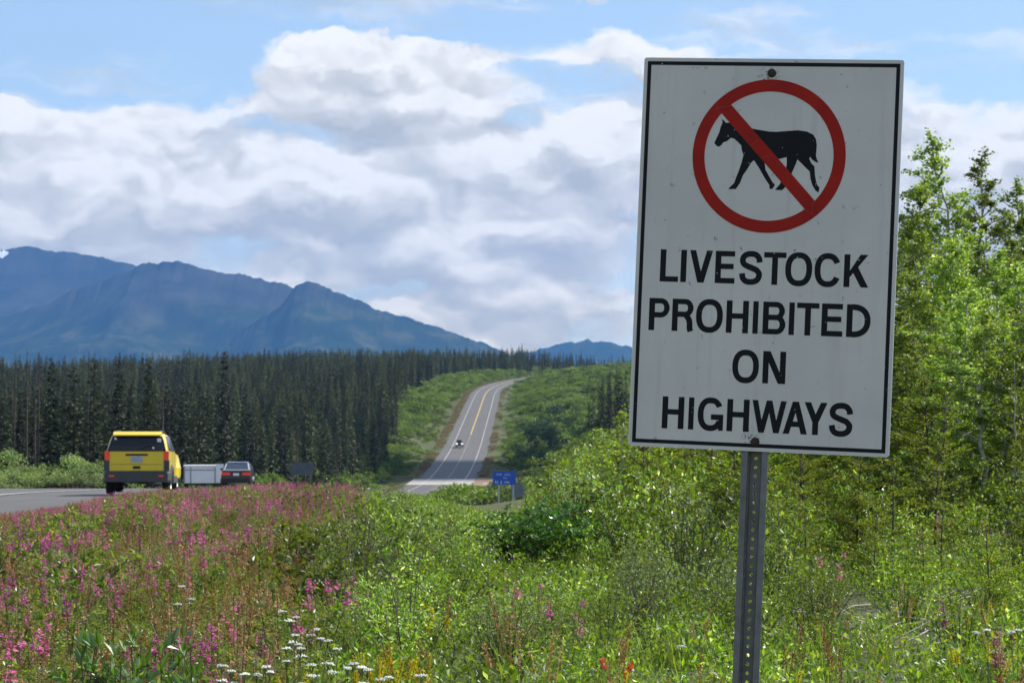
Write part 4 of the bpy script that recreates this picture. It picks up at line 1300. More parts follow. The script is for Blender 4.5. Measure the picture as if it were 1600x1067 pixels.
def make_black_spruce(seed, h=12.0, r=1.25, ntier=30, dead=False, clubby=True, mat=None):
    g = np.random.default_rng(seed)
    tr_, L_ = Geo(), Geo()
    lean = g.normal(0, .12, 2)
    tr_.add(*tube([(0, 0, 0), (lean[0] * .5, lean[1] * .5, h * .5), (lean[0], lean[1], h)], [.13, .08, .015], 5, False))
    P, D, N, S, W_ = [], [], [], [], []
    for i in range(ntier):
        t = .06 + .93 * i / (ntier - 1); z = t * h
        rr = r * (1 - t) ** .7 * g.uniform(.7, 1.15) + .12
        if clubby and t > .82: rr = max(rr, r * .34 * g.uniform(.6, 1.1) * (1.04 - t) / .2 + .10)
        if g.uniform() < .10: rr *= .5
        nb = int(5 + rr * 3)
        if dead: rr *= .55; nb = 3
        for k in range(nb):
            a = g.uniform(0, 2 * math.pi); cx = lean * t
            base = np.array([cx[0], cx[1], z + g.normal(0, .12)])
            dv = np.array([math.cos(a), math.sin(a), -.45 + .5 * t + g.normal(0, .12)])
            m_ = 1 if dead else 4
            for q in range(m_):
                s = 0.0 if m_ == 1 else q / m_ * .8
                P.append(base + dv * rr * s + g.normal(0, .04, 3)); D.append(dv + g.normal(0, .35, 3)); N.append(np.array([0, 0, 1]) + g.normal(0, .5, 3))
                S.append(rr * (1.0 if m_ == 1 else .42) * g.uniform(.8, 1.3) + .08); W_.append(.05 if dead else .30 * g.uniform(.6, 1.2) * (.5 + .5 * rr / r))
    L_.add(*leaf_arrays(np.array(P), np.array(D), np.array(N), np.array(S), np.array(W_), .15, .55))
    return [('crown', L_.mesh('crown', [M['dead'] if dead else (mat or M['bsp'])])), ('trunk', tr_.mesh('trunk', [M['sprbark']], True))]


def make_flower(seed, h, bloom, nst=4):
    """clump of vetch: pinnate leaves below, upright racemes above"""
    g = np.random.default_rng(seed)
    S_, L_, F_ = Geo(), Geo(), Geo()
    P, D, N, S = [], [], [], []; FP, FD, FS = [], [], []
    for i in range(nst):
        a = g.uniform(0, 2 * math.pi); lean = g.uniform(.05, .30) * h; hh = h * g.uniform(.7, 1.05)
        top = np.array([math.cos(a) * lean, math.sin(a) * lean, hh]); b0 = np.array([math.cos(a), math.sin(a), 0]) * .02
        mid = (b0 + top) / 2 + np.array([0, 0, .05 * h]); t = np.linspace(0, 1, 5)[:, None]
        path = (1 - t) ** 2 * b0 + 2 * t * (1 - t) * mid + t ** 2 * top
        S_.add(*tube(path, np.linspace(.0028, .0012, 5), 3, False))
        nl = 7
        for k in range(nl):
            tt = .12 + .6 * k / nl; q = np.array([np.interp(tt, t[:, 0], path[:, c]) for c in range(3)])
            da = g.uniform(0, 2 * math.pi); dv = norm(np.array([math.cos(da), math.sin(da), .55])); ln = h * .26 * g.uniform(.7, 1.1)
            m_ = 12; s = np.repeat(np.linspace(.2, 1, m_ // 2), 2); sg = np.tile([1, -1], m_ // 2)
            sdv = np.array([-math.sin(da), math.cos(da), 0])
            P.append(q + dv * ln * s[:, None]); D.append(sdv * sg[:, None] + dv * .35 + g.normal(0, .2, (m_, 3))); N.append(np.array([0, 0, 1]) + g.normal(0, .35, (m_, 3))); S.append(g.uniform(.016, .026, m_))
        rl = h * g.uniform(.16, .26); nf = 30 if bloom else 22
        ax = norm(top - mid)
        if g.uniform() < (.35 if bloom else .15): nf = 8; rl *= .5
        u = g.uniform(0, 1, nf); aa = g.uniform(0, 2 * math.pi, nf)
        rad = .012 * (1.1 - u * .8) * (1 if bloom else .7)
        side = np.stack([np.cos(aa), np.sin(aa), np.zeros(nf)], 1)
        FP.append(top - ax * rl * (1 - u)[:, None] + side * rad[:, None] * .4)
        FD.append(side + np.array([0, 0, .1 if bloom else -.5]) + g.normal(0, .25, (nf, 3)))
        FS.append((.020 if bloom else .015) * (1.15 - .6 * u) * g.uniform(.8, 1.15, nf))
    P, D, N, S = map(np.concatenate, (P, D, N, S)); FP, FD, FS = map(np.concatenate, (FP, FD, FS))
    L_.add(*leaf_arrays(P, D, N, S, S * .42, .1))
    F_.add(*leaf_arrays(FP, FD, np.tile([0, 0, 1.0], (len(FP), 1)) + g.normal(0, .5, (len(FP), 3)), FS, FS * (.85 if bloom else .5), .2, .6))
    return [('blossom', F_.mesh('blossom', [M['pink'] if bloom else M['faded']])), ('leaves', L_.mesh('leaves', [M['herb']])), ('stems', S_.mesh('stems', [M['stem']]))]


def make_yarrow(seed, h=.42):
    g = np.random.default_rng(seed)
    S_, L_ = Geo(), Geo(); heads = []
    for i in range(int(g.integers(1, 4))):
        a = g.uniform(0, 2 * math.pi); top = np.array([math.cos(a) * .05 * i, math.sin(a) * .05 * i, h * g.uniform(.82, 1.05)])
        S_.add(*tube([(0, 0, 0), top * .5 + np.array([.01, 0, 0]), top], [.002, .0018, .0014], 3, False))
        F_ = Geo(); heads.append(F_)
        R_ = g.uniform(.013, .026); nf = 26
        u = np.sqrt(g.uniform(0, 1, nf)) * R_; aa = g.uniform(0, 2 * math.pi, nf)
        c = np.stack([np.cos(aa) * u, np.sin(aa) * u, -.18 * u ** 2 / R_ + g.normal(0, .0015, nf)], 1) + top
        for k in range(6):
            S_.add(*tube([top - np.array([0, 0, .035]), c[k] - np.array([0, 0, .004])], [.0014, .001], 3, False))
        for q in c:      # each floret a small six-sided dome
            ang = np.linspace(0, 2 * math.pi, 6, endpoint=False) + g.uniform(0, 1); rr = .0042 * g.uniform(.8, 1.2)
            V = np.concatenate([np.stack([q[0] + rr * np.cos(ang), q[1] + rr * np.sin(ang), np.full(6, q[2] - .002)], 1), [[q[0], q[1], q[2] + .003]]])
            F_.add(V, [(j, (j + 1) % 6, 6) for j in range(6)])
        m_ = 40; t = g.uniform(.05, .8, m_)
        L_.add(*leaf_arrays(top * t[:, None], g.normal(0, 1, (m_, 3)) + np.array([0, 0, .6]), g.normal(0, 1, (m_, 3)), g.uniform(.02, .05, m_), .005))
    return [('flower_head', F_.mesh('flower_head', [M['white']])) for F_ in heads] + [('leaves', L_.mesh('leaves', [M['herb']])), ('stem', S_.mesh('stem', [M['stem']]))]


def make_spike(seed, h, mat, nst=3, fr=.012, rl=.30):
    g = np.random.default_rng(seed)
    S_, L_, F_ = Geo(), Geo(), Geo()
    for i in range(nst):
        a = g.uniform(0, 2 * math.pi); top = np.array([math.cos(a) * .09, math.sin(a) * .09, h * g.uniform(.75, 1.05)])
        S_.add(*tube([(0, 0, 0), top * .55, top], [.003, .0024, .0014], 3, False))
        nf = 60; u = g.uniform(0, 1, nf); aa = g.uniform(0, 2 * math.pi, nf)
        side = np.stack([np.cos(aa), np.sin(aa), np.full(nf, .5)], 1)
        F_.add(*leaf_arrays(top * (1 - rl * u)[:, None] + side * fr * .3, side, g.normal(0, 1, (nf, 3)), fr * g.uniform(.7, 1.2, nf), fr * .7, .2, .6))
        m_ = 26; t = g.uniform(.05, .7, m_)
        L_.add(*leaf_arrays(top * t[:, None], g.normal(0, 1, (m_, 3)) + np.array([0, 0, .9]), g.normal(0, 1, (m_, 3)), g.uniform(.03, .06, m_), .008))
    return [('blossom', F_.mesh('blossom', [mat])), ('leaves', L_.mesh('leaves', [M['herb']])), ('stems', S_.mesh('stems', [M['stem']]))]


def make_clump(seed, h, r, n, ll, lw, leaf):
    """low leafy ground cover"""
    g = np.random.default_rng(seed); L_ = Geo()
    a = g.uniform(0, 2 * math.pi, n); u = np.sqrt(g.uniform(0, 1, n)) * r
    z = g.uniform(.05, 1, n) ** .8 * h * (1 - .5 * (u / r) ** 2)
    P = np.stack([np.cos(a) * u, np.sin(a) * u, z], 1)
    L_.add(*leaf_arrays(P, g.normal(0, .8, (n, 3)) + np.array([0, 0, .5]), np.array([0, 0, 1]) + g.normal(0, .6, (n, 3)), ll * g.uniform(.6, 1.2, n), lw * g.uniform(.7, 1.2, n), .15))
    ns = n // 8
    L_.add(*spike_arrays(np.stack([g.normal(0, r * .4, ns), g.normal(0, r * .4, ns), np.zeros(ns)], 1), g.normal(0, .25, (ns, 3)) + np.array([0, 0, 1]), g.normal(0, 1, (ns, 3)), h * g.uniform(.6, 1.1, ns), .006))
    return L_.mesh('ground_cover', [leaf])


def make_tuft(seed, h, r, n, w_, mat):
    g = np.random.default_rng(seed); L_ = Geo()
    a = g.uniform(0, 2 * math.pi, n); u = g.uniform(0, r, n)
    P = np.stack([np.cos(a) * u, np.sin(a) * u, np.zeros(n)], 1)
    D = np.stack([np.cos(a) * .25, np.sin(a) * .25, np.ones(n)], 1) + g.normal(0, .16, (n, 3))
    hh = h * g.uniform(.45, 1.1, n)
    mid = P + norm(D) * hh[:, None] * .55
    S = norm(np.cross(D, g.normal(0, 1, (n, 3)))) * w_ / 2
    tip = mid + norm(D + np.stack([np.cos(a) * .5, np.sin(a) * .5, np.full(n, -.1)], 1)) * hh[:, None] * .45
    V = np.stack([P + S, P - S, mid + S * .8, mid - S * .8, tip], 1).reshape(-1, 3)
    k = np.arange(n)[:, None] * 5
    T = np.concatenate([k + np.array([[0, 1, 3]]), k + np.array([[0, 3, 2]]), k + np.array([[2, 3, 4]])], 1).reshape(-1, 3)
    L_.add(V, T)
    return L_.mesh('grass', [mat])


def make_seedstalks(seed, h, n):
    """dry reddish stalks with seed clusters"""
    g = np.random.default_rng(seed); L_ = Geo()
    for i in range(n):
        a = g.uniform(0, 2 * math.pi); top = np.array([math.cos(a) * .08, math.sin(a) * .08, h * g.uniform(.7, 1.1)])
        L_.add(*tube([(g.normal(0, .03), g.normal(0, .03), 0), top], [.0026, .0015], 3, False))
        m_ = 26; t = 1 - g.uniform(0, .45, m_)
        L_.add(*leaf_arrays(top * t[:, None], g.normal(0, 1, (m_, 3)) + np.array([0, 0, .9]), g.normal(0, 1, (m_, 3)), g.uniform(.014, .028, m_), .008))
    return L_.mesh('dry_stalks', [M['drystem']])


def make_farshrub(seed, h, r, n, leafsz, mat):
    g = np.random.default_rng(seed); L_ = Geo()
    nb = 7
    cen = np.stack([g.normal(0, r * .45, nb), g.normal(0, r * .45, nb), g.uniform(.35, .75, nb) * h], 1); rad = g.uniform(.3, .5, nb) * r
    k = g.integers(0, nb, n); d = norm(g.normal(0, 1, (n, 3))); d[:, 2] = np.where(d[:, 2] < -.3, -d[:, 2], d[:, 2])
    P = cen[k] + d * rad[k][:, None] * g.uniform(.55, 1.05, n)[:, None] * np.array([1, 1, h / r * .55])
    P[:, 2] = np.maximum(P[:, 2], .05)
    L_.add(*leaf_arrays(P, g.normal(0, 1, (n, 3)) + d * .6, d + g.normal(0, .5, (n, 3)), leafsz * g.uniform(.6, 1.3, n), leafsz * .7 * g.uniform(.6, 1.2, n), .15, .5))
    return L_.mesh('shrub_cover', [mat])


def scatter(name, meshes, pts, scales, label, seed=0, zsc=None, kind='stuff'):
    """many small plants nobody could count: one object, copies made by geometry nodes"""
    g = np.random.default_rng(seed); n = len(pts)
    me = bpy.data.meshes.new(name)
    me.vertices.add(n); me.vertices.foreach_set('co', np.asarray(pts, np.float32).ravel())
    A = me.attributes.new('rot', 'FLOAT_VECTOR', 'POINT')
    rv = np.zeros((n, 3), np.float32); rv[:, 2] = g.uniform(0, 6.283, n); rv[:, :2] = g.normal(0, .06, (n, 2)); A.data.foreach_set('vector', rv.ravel())
    A = me.attributes.new('scl', 'FLOAT_VECTOR', 'POINT')
    sv = np.repeat(np.asarray(scales, np.float32)[:, None], 3, 1)
    if zsc is not None: sv[:, 2] *= zsc
    A.data.foreach_set('vector', sv.astype(np.float32).ravel())
    A = me.attributes.new('pick', 'INT', 'POINT'); A.data.foreach_set('value', g.integers(0, len(meshes), n).astype(np.int32))
    o = link(name, me)
    src = bpy.data.collections.new(name + '_kinds')
    for i, m_ in enumerate(meshes):
        so = bpy.data.objects.new('%s_kind_%02d' % (name, i), m_); src.objects.link(so)
    nt = bpy.data.node_groups.new(name, 'GeometryNodeTree')
    nt.interface.new_socket('Geometry', in_out='INPUT', socket_type='NodeSocketGeometry')
    nt.interface.new_socket('Geometry', in_out='OUTPUT', socket_type='NodeSocketGeometry')
    gi = nt.nodes.new('NodeGroupInput'); go = nt.nodes.new('NodeGroupOutput')
    ci = nt.nodes.new('GeometryNodeCollectionInfo'); ci.inputs['Collection'].default_value = src
    ci.inputs['Separate Children'].default_value = True; ci.inputs['Reset Children'].default_value = True
    iop = nt.nodes.new('GeometryNodeInstanceOnPoints'); iop.inputs['Pick Instance'].default_value = True

    def attr(nm, dt):
        q = nt.nodes.new('GeometryNodeInputNamedAttribute'); q.data_type = dt; q.inputs['Name'].default_value = nm
        return [s for s in q.outputs if s.enabled and s.name == 'Attribute'][0]
    nt.links.new(gi.outputs[0], iop.inputs['Points']); nt.links.new(ci.outputs[0], iop.inputs['Instance'])
    nt.links.new(attr('pick', 'INT'), iop.inputs['Instance Index'])
    nt.links.new(attr('rot', 'FLOAT_VECTOR'), iop.inputs['Rotation']); nt.links.new(attr('scl', 'FLOAT_VECTOR'), iop.inputs['Scale'])
    nt.links.new(iop.outputs[0], go.inputs[0])
    md = o.modifiers.new('scatter', 'NODES'); md.node_group = nt
    return tag(o, label=label, kind=kind)


# ================================================================== NEAR VEGETATION
SKX = [-400, 0, 100, 180, 250, 300, 430, 555, 575, 600, 640, 680, 760, 800, 830, 860, 900, 940, 985, 1050, 1200, 1380, 1700]
SKY = [800, 798, 786, 766, 758, 758, 748, 748, 752, 746, 760, 776, 794, 796, 782, 715, 690, 665, 645, 630, 600, 560, 520]


def room(X, Y):
    """how tall a plant may grow here without hiding more of the distance than it does in the photograph"""
    px = 800 + FPX * X / Y
    return ztop(np.interp(px, SKX, SKY), Y) - H(X, Y)


def pxof(X, Y): return 800 + FPX * X / Y


def clear_of_post(X, Y): return math.hypot(X - 0.66, Y - 7.4) > 0.35


def field(n, y0, y1, p0, p1, g, power=1.0):
    """random spots between two distances and two sight lines (widened a little beyond the frame)"""
    Y = (y0 ** (power + 1) + g.uniform(0, 1, n) * (y1 ** (power + 1) - y0 ** (power + 1))) ** (1 / (power + 1))
    px = g.uniform(p0, p1, n)
    X = px2x(px, Y)
    return X, Y, px


g0 = np.random.default_rng(5)
onroad = lambda X, Y: (X - XC(Y)) < EDGE_R(Y) + 0.06

# --- ground cover (stuff)
cov_green = [make_clump(100 + i, .17, .20, 150, .034, .014, M['herb']) for i in range(3)]
cov_wil = [make_clump(110 + i, .26, .24, 200, .036, .016, M['willow']) for i in range(3)]
cov_birch = [make_clump(120 + i, .22, .22, 190, .020, .016, M['birch']) for i in range(2)]
X, Y, px = field(9000, 8.5, 62, -250, 1850, g0, 0.6)
ok = ~onroad(X, Y) & (room(X, Y) > 0.10)
bare = (np.hypot(px - 405, (HOR + (CAMZ - H(X, Y)) / Y * FPX) - 862) < 22) | ((np.abs(px - 1420) < 150) & (Y < 17) & (g0.uniform(0, 1, len(X)) < .45))
ok &= ~bare
X, Y, px = X[ok], Y[ok], px[ok]
left = px + g0.normal(0, 40, len(px)) < 540
Z = H(X, Y); rm = room(X, Y)
for nm, msk, ms, sc, lab in (('herb_cover', left, cov_green, (.6, 1.3), 'low green herb layer under the pink flowers'),
                             ('leafy_cover', ~left & (g0.uniform(0, 1, len(X)) < .34), cov_wil, (.7, 1.4), 'low willow leaves covering the ground between the shrubs'),
                             ('birch_cover', ~left, cov_birch, (.6, 1.2), 'low yellow-green dwarf birch covering the bank')):
    k = np.where(msk)[0]
    if nm == 'birch_cover': k = k[::4]
    s = g0.uniform(*sc, len(k)); s = np.minimum(s, np.maximum(.25, rm[k] / .25))
    scatter(nm, ms, np.stack([X[k], Y[k], Z[k] - .01], 1), s, lab, 3)
# --- grass and dry stalks (stuff)
X, Y, px = field(5200, 8.2, 50, -250, 1850, g0, 0.3)
ok = ~onroad(X, Y) & (room(X, Y) > .2) & ((px < 600) | (g0.uniform(0, 1, len(X)) < .14))
X, Y, px = X[ok], Y[ok], px[ok]; s = np.minimum(g0.uniform(.5, 1.1, len(X)), room(X, Y) / .38)
scatter('grass', [make_tuft(i, .36, .05, 26, .0045, M['grass']) for i in range(4)], np.stack([X, Y, H(X, Y)], 1), s, 'thin green and straw grass growing through the flowers', 4)
X, Y, px = field(2600, 8.2, 40, -250, 1700, g0, 0.2)
ok = ~onroad(X, Y) & (room(X, Y) > .2) & ((px < 480) | (g0.uniform(0, 1, len(X)) < .10) & (Y < 16))
X, Y, px = X[ok], Y[ok], px[ok]; s = np.minimum(g0.uniform(.5, 1.15, len(X)), room(X, Y) / .40)
scatter('dry_stalks', [make_seedstalks(i, .36, 4) for i in range(3)], np.stack([X, Y, H(X, Y)], 1), s, 'rusty dry stalks standing among the pink flowers', 5)

# --- pink flowers
BL = [make_flower(200 + i, .44, True, 4) for i in range(5)]
FD_ = [make_flower(210 + i, .42, False, 4) for i in range(4)]
X, Y, px = field(9000, 8.8, 50, -220, 600, g0, 0.75)
dens = np.clip(0.14 + 0.36 * rough(X, Y, 1.8), .015, .8)
dens = np.where(px > 420, dens * np.where(Y > 26, 1.2, .18), dens)
dens = np.where((Y > 30) & (px > 280), dens * 1.6, dens)
ok = ~onroad(X, Y) & (room(X, Y) > .22) & (g0.uniform(0, 1, len(X)) < dens) & (px + (Y - 20) * 1.2 < 585)
X, Y, px = X[ok], Y[ok], px[ok]
bloom = g0.uniform(0, 1, len(X)) < np.where(px < 330, .52, .36)
pyb = HOR + (CAMZ - H(X, Y) - .4) / Y * FPX
order = np.argsort(Y)


def flower_label(b, px_, py_):
    col_ = 'magenta flowering vetch' if b else 'faded rusty pink vetch'
    where = 'along the bottom edge' if py_ > 960 else ('in the front half' if py_ > 870 else 'in the middle')
    side = ' near the left edge' if px_ < 130 else (' left of the yarrow' if px_ > 330 else '')
    return col_ + ' ' + where + ' of the verge' + side


cnt = {True: 0, False: 0}; rest = {True: [], False: []}
for i in order:
    b = bool(bloom[i])
    if pyb[i] > 1085 or px[i] < -90: rest[b].append(i); continue
    if cnt[b] < (150 if b else 120):
        cnt[b] += 1
        k = (BL if b else FD_)[int(g0.integers(0, 5 if b else 4))]
        s = min(g0.uniform(.75, 1.25), room(X[i], Y[i]) / .46)
        place(k, 'vetch_plant', flower_label(b, px[i], pyb[i]), 'flower', flower_label(b, px[i], pyb[i]), (X[i], Y[i], float(H(X[i], Y[i]))), g0.uniform(0, 6.28), s)
    else:
        rest[b].append(i)
for b in (True, False):
    k = np.array(rest[b])
    ms = []
    for pr in (BL if b else FD_):
        G_ = Geo()
        for j, (pn, me) in enumerate(pr):
            V = np.zeros(len(me.vertices) * 3, np.float32); me.vertices.foreach_get('co', V)
            T = np.zeros(len(me.polygons) * 3, np.int32); me.loops.foreach_get('vertex_index', T)
            G_.add(V, T.reshape(-1, 3), j)
        ms.append(G_.mesh('vetch', [pr[0][1].materials[0], M['herb'], M['stem']]))
    s = np.minimum(g0.uniform(.75, 1.25, len(k)), room(X[k], Y[k]) / .46)
    scatter('pink_flowers' if b else 'faded_flowers', ms, np.stack([X[k], Y[k], H(X[k], Y[k])], 1), s,
            'pink flowers filling the far part of the verge by the lay-by' if b else 'faded rusty flower stalks filling the far part of the verge', 6)

# --- leafy green mounds between the flowers
MND = [make_shrub(440 + i, .42, .40, 14, 8, 9, .040, .018, M['herb'], M['stem'], low=.05) for i in range(3)]
X, Y, px = field(400, 10, 44, -60, 540, g0, .8)
nm_ = 0; mp = []
for i in range(len(X)):
    if nm_ >= 60: break
    if onroad(X[i], Y[i]) or room(X[i], Y[i]) < .3 or any((X[i] - u) ** 2 + (Y[i] - v) ** 2 < 1.3 for u, v in mp): continue
    mp.append((X[i], Y[i])); nm_ += 1
    where = 'near the left edge' if px[i] < 150 else ('left of the yarrow' if px[i] < 400 else 'close to the thicket')
    s = min(g0.uniform(.8, 1.5), room(X[i], Y[i]) / .45)
    place(MND[nm_ % 3], 'leafy_mound', 'leafy green mound between the pink flowers ' + where, 'plant', 'leafy mounds ' + where, (X[i], Y[i], float(H(X[i], Y[i])) - .02), g0.uniform(0, 6), s * 1.15, s)

# --- single pink flowers among the shrubs and on the bank: px, py (blossom), distance
def spot(px_, py_, Y_, h):
    """where a plant of height h has to stand for its top to be seen at px, py; slides along the sight line until it meets the ground"""
    best = Y_
    for yy in np.arange(9, 60, .1):
        x_ = px2x(px_, yy)
        if abs(float(H(x_, yy)) + h - ztop(py_, yy)) < abs(float(H(px2x(px_, best), best)) + h - ztop(py_, best)): best = yy
    return px2x(px_, best), best


for px_, py_, lab in ((805, 890, 'left one of the pair of pink vetches in front of the dark alder'), (832, 905, 'right one of the pair of pink vetches in front of the dark alder'), (885, 930, 'pink vetch alone in the willow leaves below the alder'),
                      (518, 890, 'pink vetch at the left foot of the shrub thicket'), (1344, 716, 'pink vetch just under the right half of the sign, left'), (1362, 724, 'pink vetch just under the right corner of the sign'),
                      (1448, 765, 'pink vetch in the clearing of the bank, left'), (1472, 798, 'pink vetch in the clearing of the bank, lower one'), (1525, 698, 'pink vetch high on the bank between young spruces'),
                      (1562, 690, 'pink vetch high on the bank near the right picture edge'), (1430, 820, 'pink vetch beside the thin spruce on the bank'), (1555, 812, 'pink vetch right of the spruce rows on the bank'),
                      (1488, 920, 'pink vetch low on the bank above the dead twigs'), (1550, 965, 'pink vetch low on the bank at the right'), (1398, 1040, 'small pink vetch in the bottom corner grass'), (1298, 860, 'pink vetch right of the post beside spruce branches')):
    x_, y_ = spot(px_, py_, 20, .42)
    place(BL[int(g0.integers(0, 5))], 'vetch_plant', lab, 'flower', 'pink vetches on the bank', (x_, y_, float(H(x_, y_))), g0.uniform(0, 6.28), .95)

# --- yarrow
YA = [make_yarrow(300 + i) for i in range(4)]
ylist = [(430, 932), (436, 938), (455, 958), (458, 962), (494, 965), (435, 950), (455, 998), (470, 1005), (500, 1022), (505, 1016), (535, 1018), (545, 1012), (540, 1024), (497, 1034), (528, 1033), (362, 1052), (375, 1058), (380, 1062), (420, 1060), (426, 1062),
         (466, 1045), (480, 1062), (550, 1043), (588, 1048), (573, 1022), (590, 1058), (285, 919), (508, 995), (440, 1015), (400, 1040), (350, 1058), (560, 1060), (1415, 722), (1455, 720), (1512, 722), (1548, 983), (1056, 993), (660, 1040), (1500, 760), (1580, 984), (615, 1058), (520, 1000), (445, 975)]
for i, (px_, py_) in enumerate(ylist):
    if i % 3 == 2 and 290 < px_ < 1000: continue
    px_ += 0 if px_ == 285 else int(9 * math.sin(i * 2.3))
    x_, y_ = spot(px_, py_, 13, .42)
    right = px_ > 1000
    lab = ('white yarrow on the bank, thin and alone, right of the post' if right else
           ('white yarrow flat heads at the bottom edge left of the willow thicket' if py_ > 1030 else 'white yarrow flat heads in the grass patch left of the willow thicket'))
    if (px_, py_) == (285, 919): lab = 'single white yarrow in the middle of the pink flowers'
    place(YA[i % 4], 'yarrow_plant', lab, 'flower', 'yarrow on the bank' if right else ('yarrow in the pink flowers' if px_ == 285 else ('yarrow along the bottom edge' if py_ > 1030 else 'yarrow in the grass patch')),
          (x_, y_, float(H(x_, y_))), g0.uniform(0, 6.28), 1.0)
# --- yellow spikes
YS = [make_spike(320 + i, .36, M['yellow'], 2, .010, .22) for i in range(3)]
for i, (px_, py_) in enumerate([(572, 1025), (584, 1028), (596, 1022), (606, 1030), (620, 1035), (634, 1045), (640, 1050), (578, 1040), (562, 1032), (690, 960), (700, 955), (478, 955), (495, 962), (610, 1018), (590, 1015), (648, 1030), (1540, 1015), (1508, 1005), (1565, 935), (1500, 950), (1180, 1055), (1215, 1050), (1080, 1045), (470, 1040), (660, 1058), (630, 1020), (1460, 1058), (945, 1050)]):
    x_, y_ = spot(px_, py_, 12, .34)
    place(YS[i % 3], 'yellow_flower_spike', 'yellow flower spikes low on the bank right of the post' if px_ > 900 else 'yellow flower spikes between the yarrow and the willow thicket', 'flower',
          'yellow spikes on the bank' if px_ > 900 else 'yellow spikes by the yarrow', (x_, y_, float(H(x_, y_))), g0.uniform(0, 6.28), 1.0)
OR = make_spike(340, .34, M['orange'], 3, .015, .12)
for px_, py_, lab in ((962, 1020, 'orange-red flower cluster at the bottom left of the post'), (697, 806, 'orange leaf tip standing out of the shrubs below the blue sign')):
    x_, y_ = spot(px_, py_, 12, .34)
    place(OR, 'orange_flower', lab, 'flower', None, (x_, y_, float(H(x_, y_))), 1.0, .62, 1.0)

# --- broad-leaved shoots with pale leaf backs at the lower left
M['shoot'] = leafmat('pale_backed_leaf', [(0.0, (0.05, 0.11, 0.02)), (0.7, (0.10, 0.19, 0.03)), (1.0, (0.34, 0.40, 0.24))], .35, .3, .9)
SHT = [make_shrub(350 + i, .50, .16, 5, 4, 5, .070, .024, M['shoot'], M['bark'], .9) for i in range(3)]
for i, (px_, py_) in enumerate([(128, 1030), (165, 1018), (190, 1035), (225, 1000), (262, 1005), (285, 990), (300, 1025), (245, 1045), (150, 1050), (210, 1055)]):
    x_, y_ = spot(px_, py_, 11, .48)
    place(SHT[i % 3], 'poplar_shoot', 'broad leaved poplar shoot with pale leaf backs at the lower left edge', 'shrub', 'poplar shoots at the lower left', (x_, y_, float(H(x_, y_))), g0.uniform(0, 6.28), 1.0)

# --- willow thicket
WN = [make_shrub(450 + i, 1.0, .62, 17, 9, 13, .038, .017, M['willow' if i < 3 else 'willow_grey'], M['bark'], low=.10) for i in range(4)]
WI = [make_shrub(400 + i, 1.0, .55, 15, 8, 9, .054, .024, M['willow'], M['bark'], low=.12) for i in range(4)] + \
     [make_shrub(410 + i, 1.0, .50, 14, 8, 9, .045, .021, M['willow_grey'], M['bark'], low=.12) for i in range(2)]
BI = [make_shrub(420 + i, .8, .5, 14, 8, 12, .030, .024, M['birch'], M['bark'], low=.10) for i in range(3)]
AL = [make_shrub(430, 1.15, .62, 20, 10, 12, .066, .046, M['alder'], M['bark'], low=.05)]


def shrub_label(px_, py_):
    zones = [((540, 660), (700, 800), 'willow shrub at the left top of the thicket, right of the pink band'), ((540, 700), (800, 900), 'willow shrub in the left middle of the thicket'),
             ((660, 900), (740, 820), 'willow shrub along the top of the thicket below the blue sign'), ((860, 1000), (600, 740), 'willow shrub reaching up to the lower left corner of the sign'),
             ((700, 900), (800, 920), 'willow shrub around the dark alder'), ((900, 1160), (700, 860), 'willow shrub below the sign, left of the post'), ((900, 1160), (860, 1000), 'willow shrub low beside the left of the post'),
             ((480, 900), (900, 1200), 'willow shrub in the front of the thicket'), ((1160, 1300), (600, 1200), 'willow shrub just right of the post'), ((1300, 1800), (820, 1200), 'willow shrub low on the bank at the right'),
             ((1300, 1800), (200, 820), 'willow shrub between the young spruces on the bank')]
    for (a, b2), (c, d), t in zones:
        if a <= px_ < b2 and c <= py_ < d: return t
    return 'willow shrub in the green thicket'


used = []
cands = []
X, Y, px = field(4000, 12.5, 50, 505, 1850, g0, .9)
for i in range(len(X)):
    if len(used) >= 290: break
    x_, y_, p_ = X[i], Y[i], px[i]
    if p_ < 560 - (20 - y_) * 3: continue
    r_ = room(x_, y_)
    if y_ < 16: hmax = g0.uniform(.50, .85)
    elif y_ < 22: hmax = g0.uniform(.65, 1.15)
    elif y_ < 26: hmax = g0.uniform(.7, 1.5)
    else: hmax = 9.0 if p_ < 900 else g0.uniform(.8, 1.6)
    if p_ > 1150: hmax *= .75
    h_ = min(hmax, r_ * .86)
    if abs(p_ - 842) < 88 and y_ < 22.5: h_ = min(h_, ztop(905, y_) - float(H(x_, y_)))
    if h_ < .22 or not clear_of_post(x_, y_): continue
    dmin = .44 * h_ + .20
    if p_ > 1150: dmin *= 1.7
    if abs(p_ - 842) < 78 and 21.5 < y_ < 25.5: continue
    if any((x_ - u[0]) ** 2 + (y_ - u[1]) ** 2 < dmin ** 2 for u in used): continue
    used.append((x_, y_))
    birch = g0.uniform() < (.22 if p_ < 1100 else .35)
    pr = BI[int(g0.integers(0, 3))] if birch else (WN[int(g0.integers(0, 4))] if y_ < 16.5 else WI[int(g0.integers(0, 6))])
    pyt = HOR + (CAMZ - float(H(x_, y_)) - h_) / y_ * FPX
    lab = shrub_label(p_, pyt)
    if birch: lab = lab.replace('willow shrub', 'yellow-green dwarf birch')
    if h_ > .85: lab = 'tall ' + lab
    elif h_ < .5: lab = 'low ' + lab
    base_h = .8 if birch else 1.0
    sxy = max(h_ / base_h, .62)
    place(pr, 'dwarf_birch' if birch else 'willow_shrub', lab, 'shrub', lab, (x_, y_, float(H(x_, y_)) - .02), g0.uniform(0, 6.28), sxy, h_ / base_h)
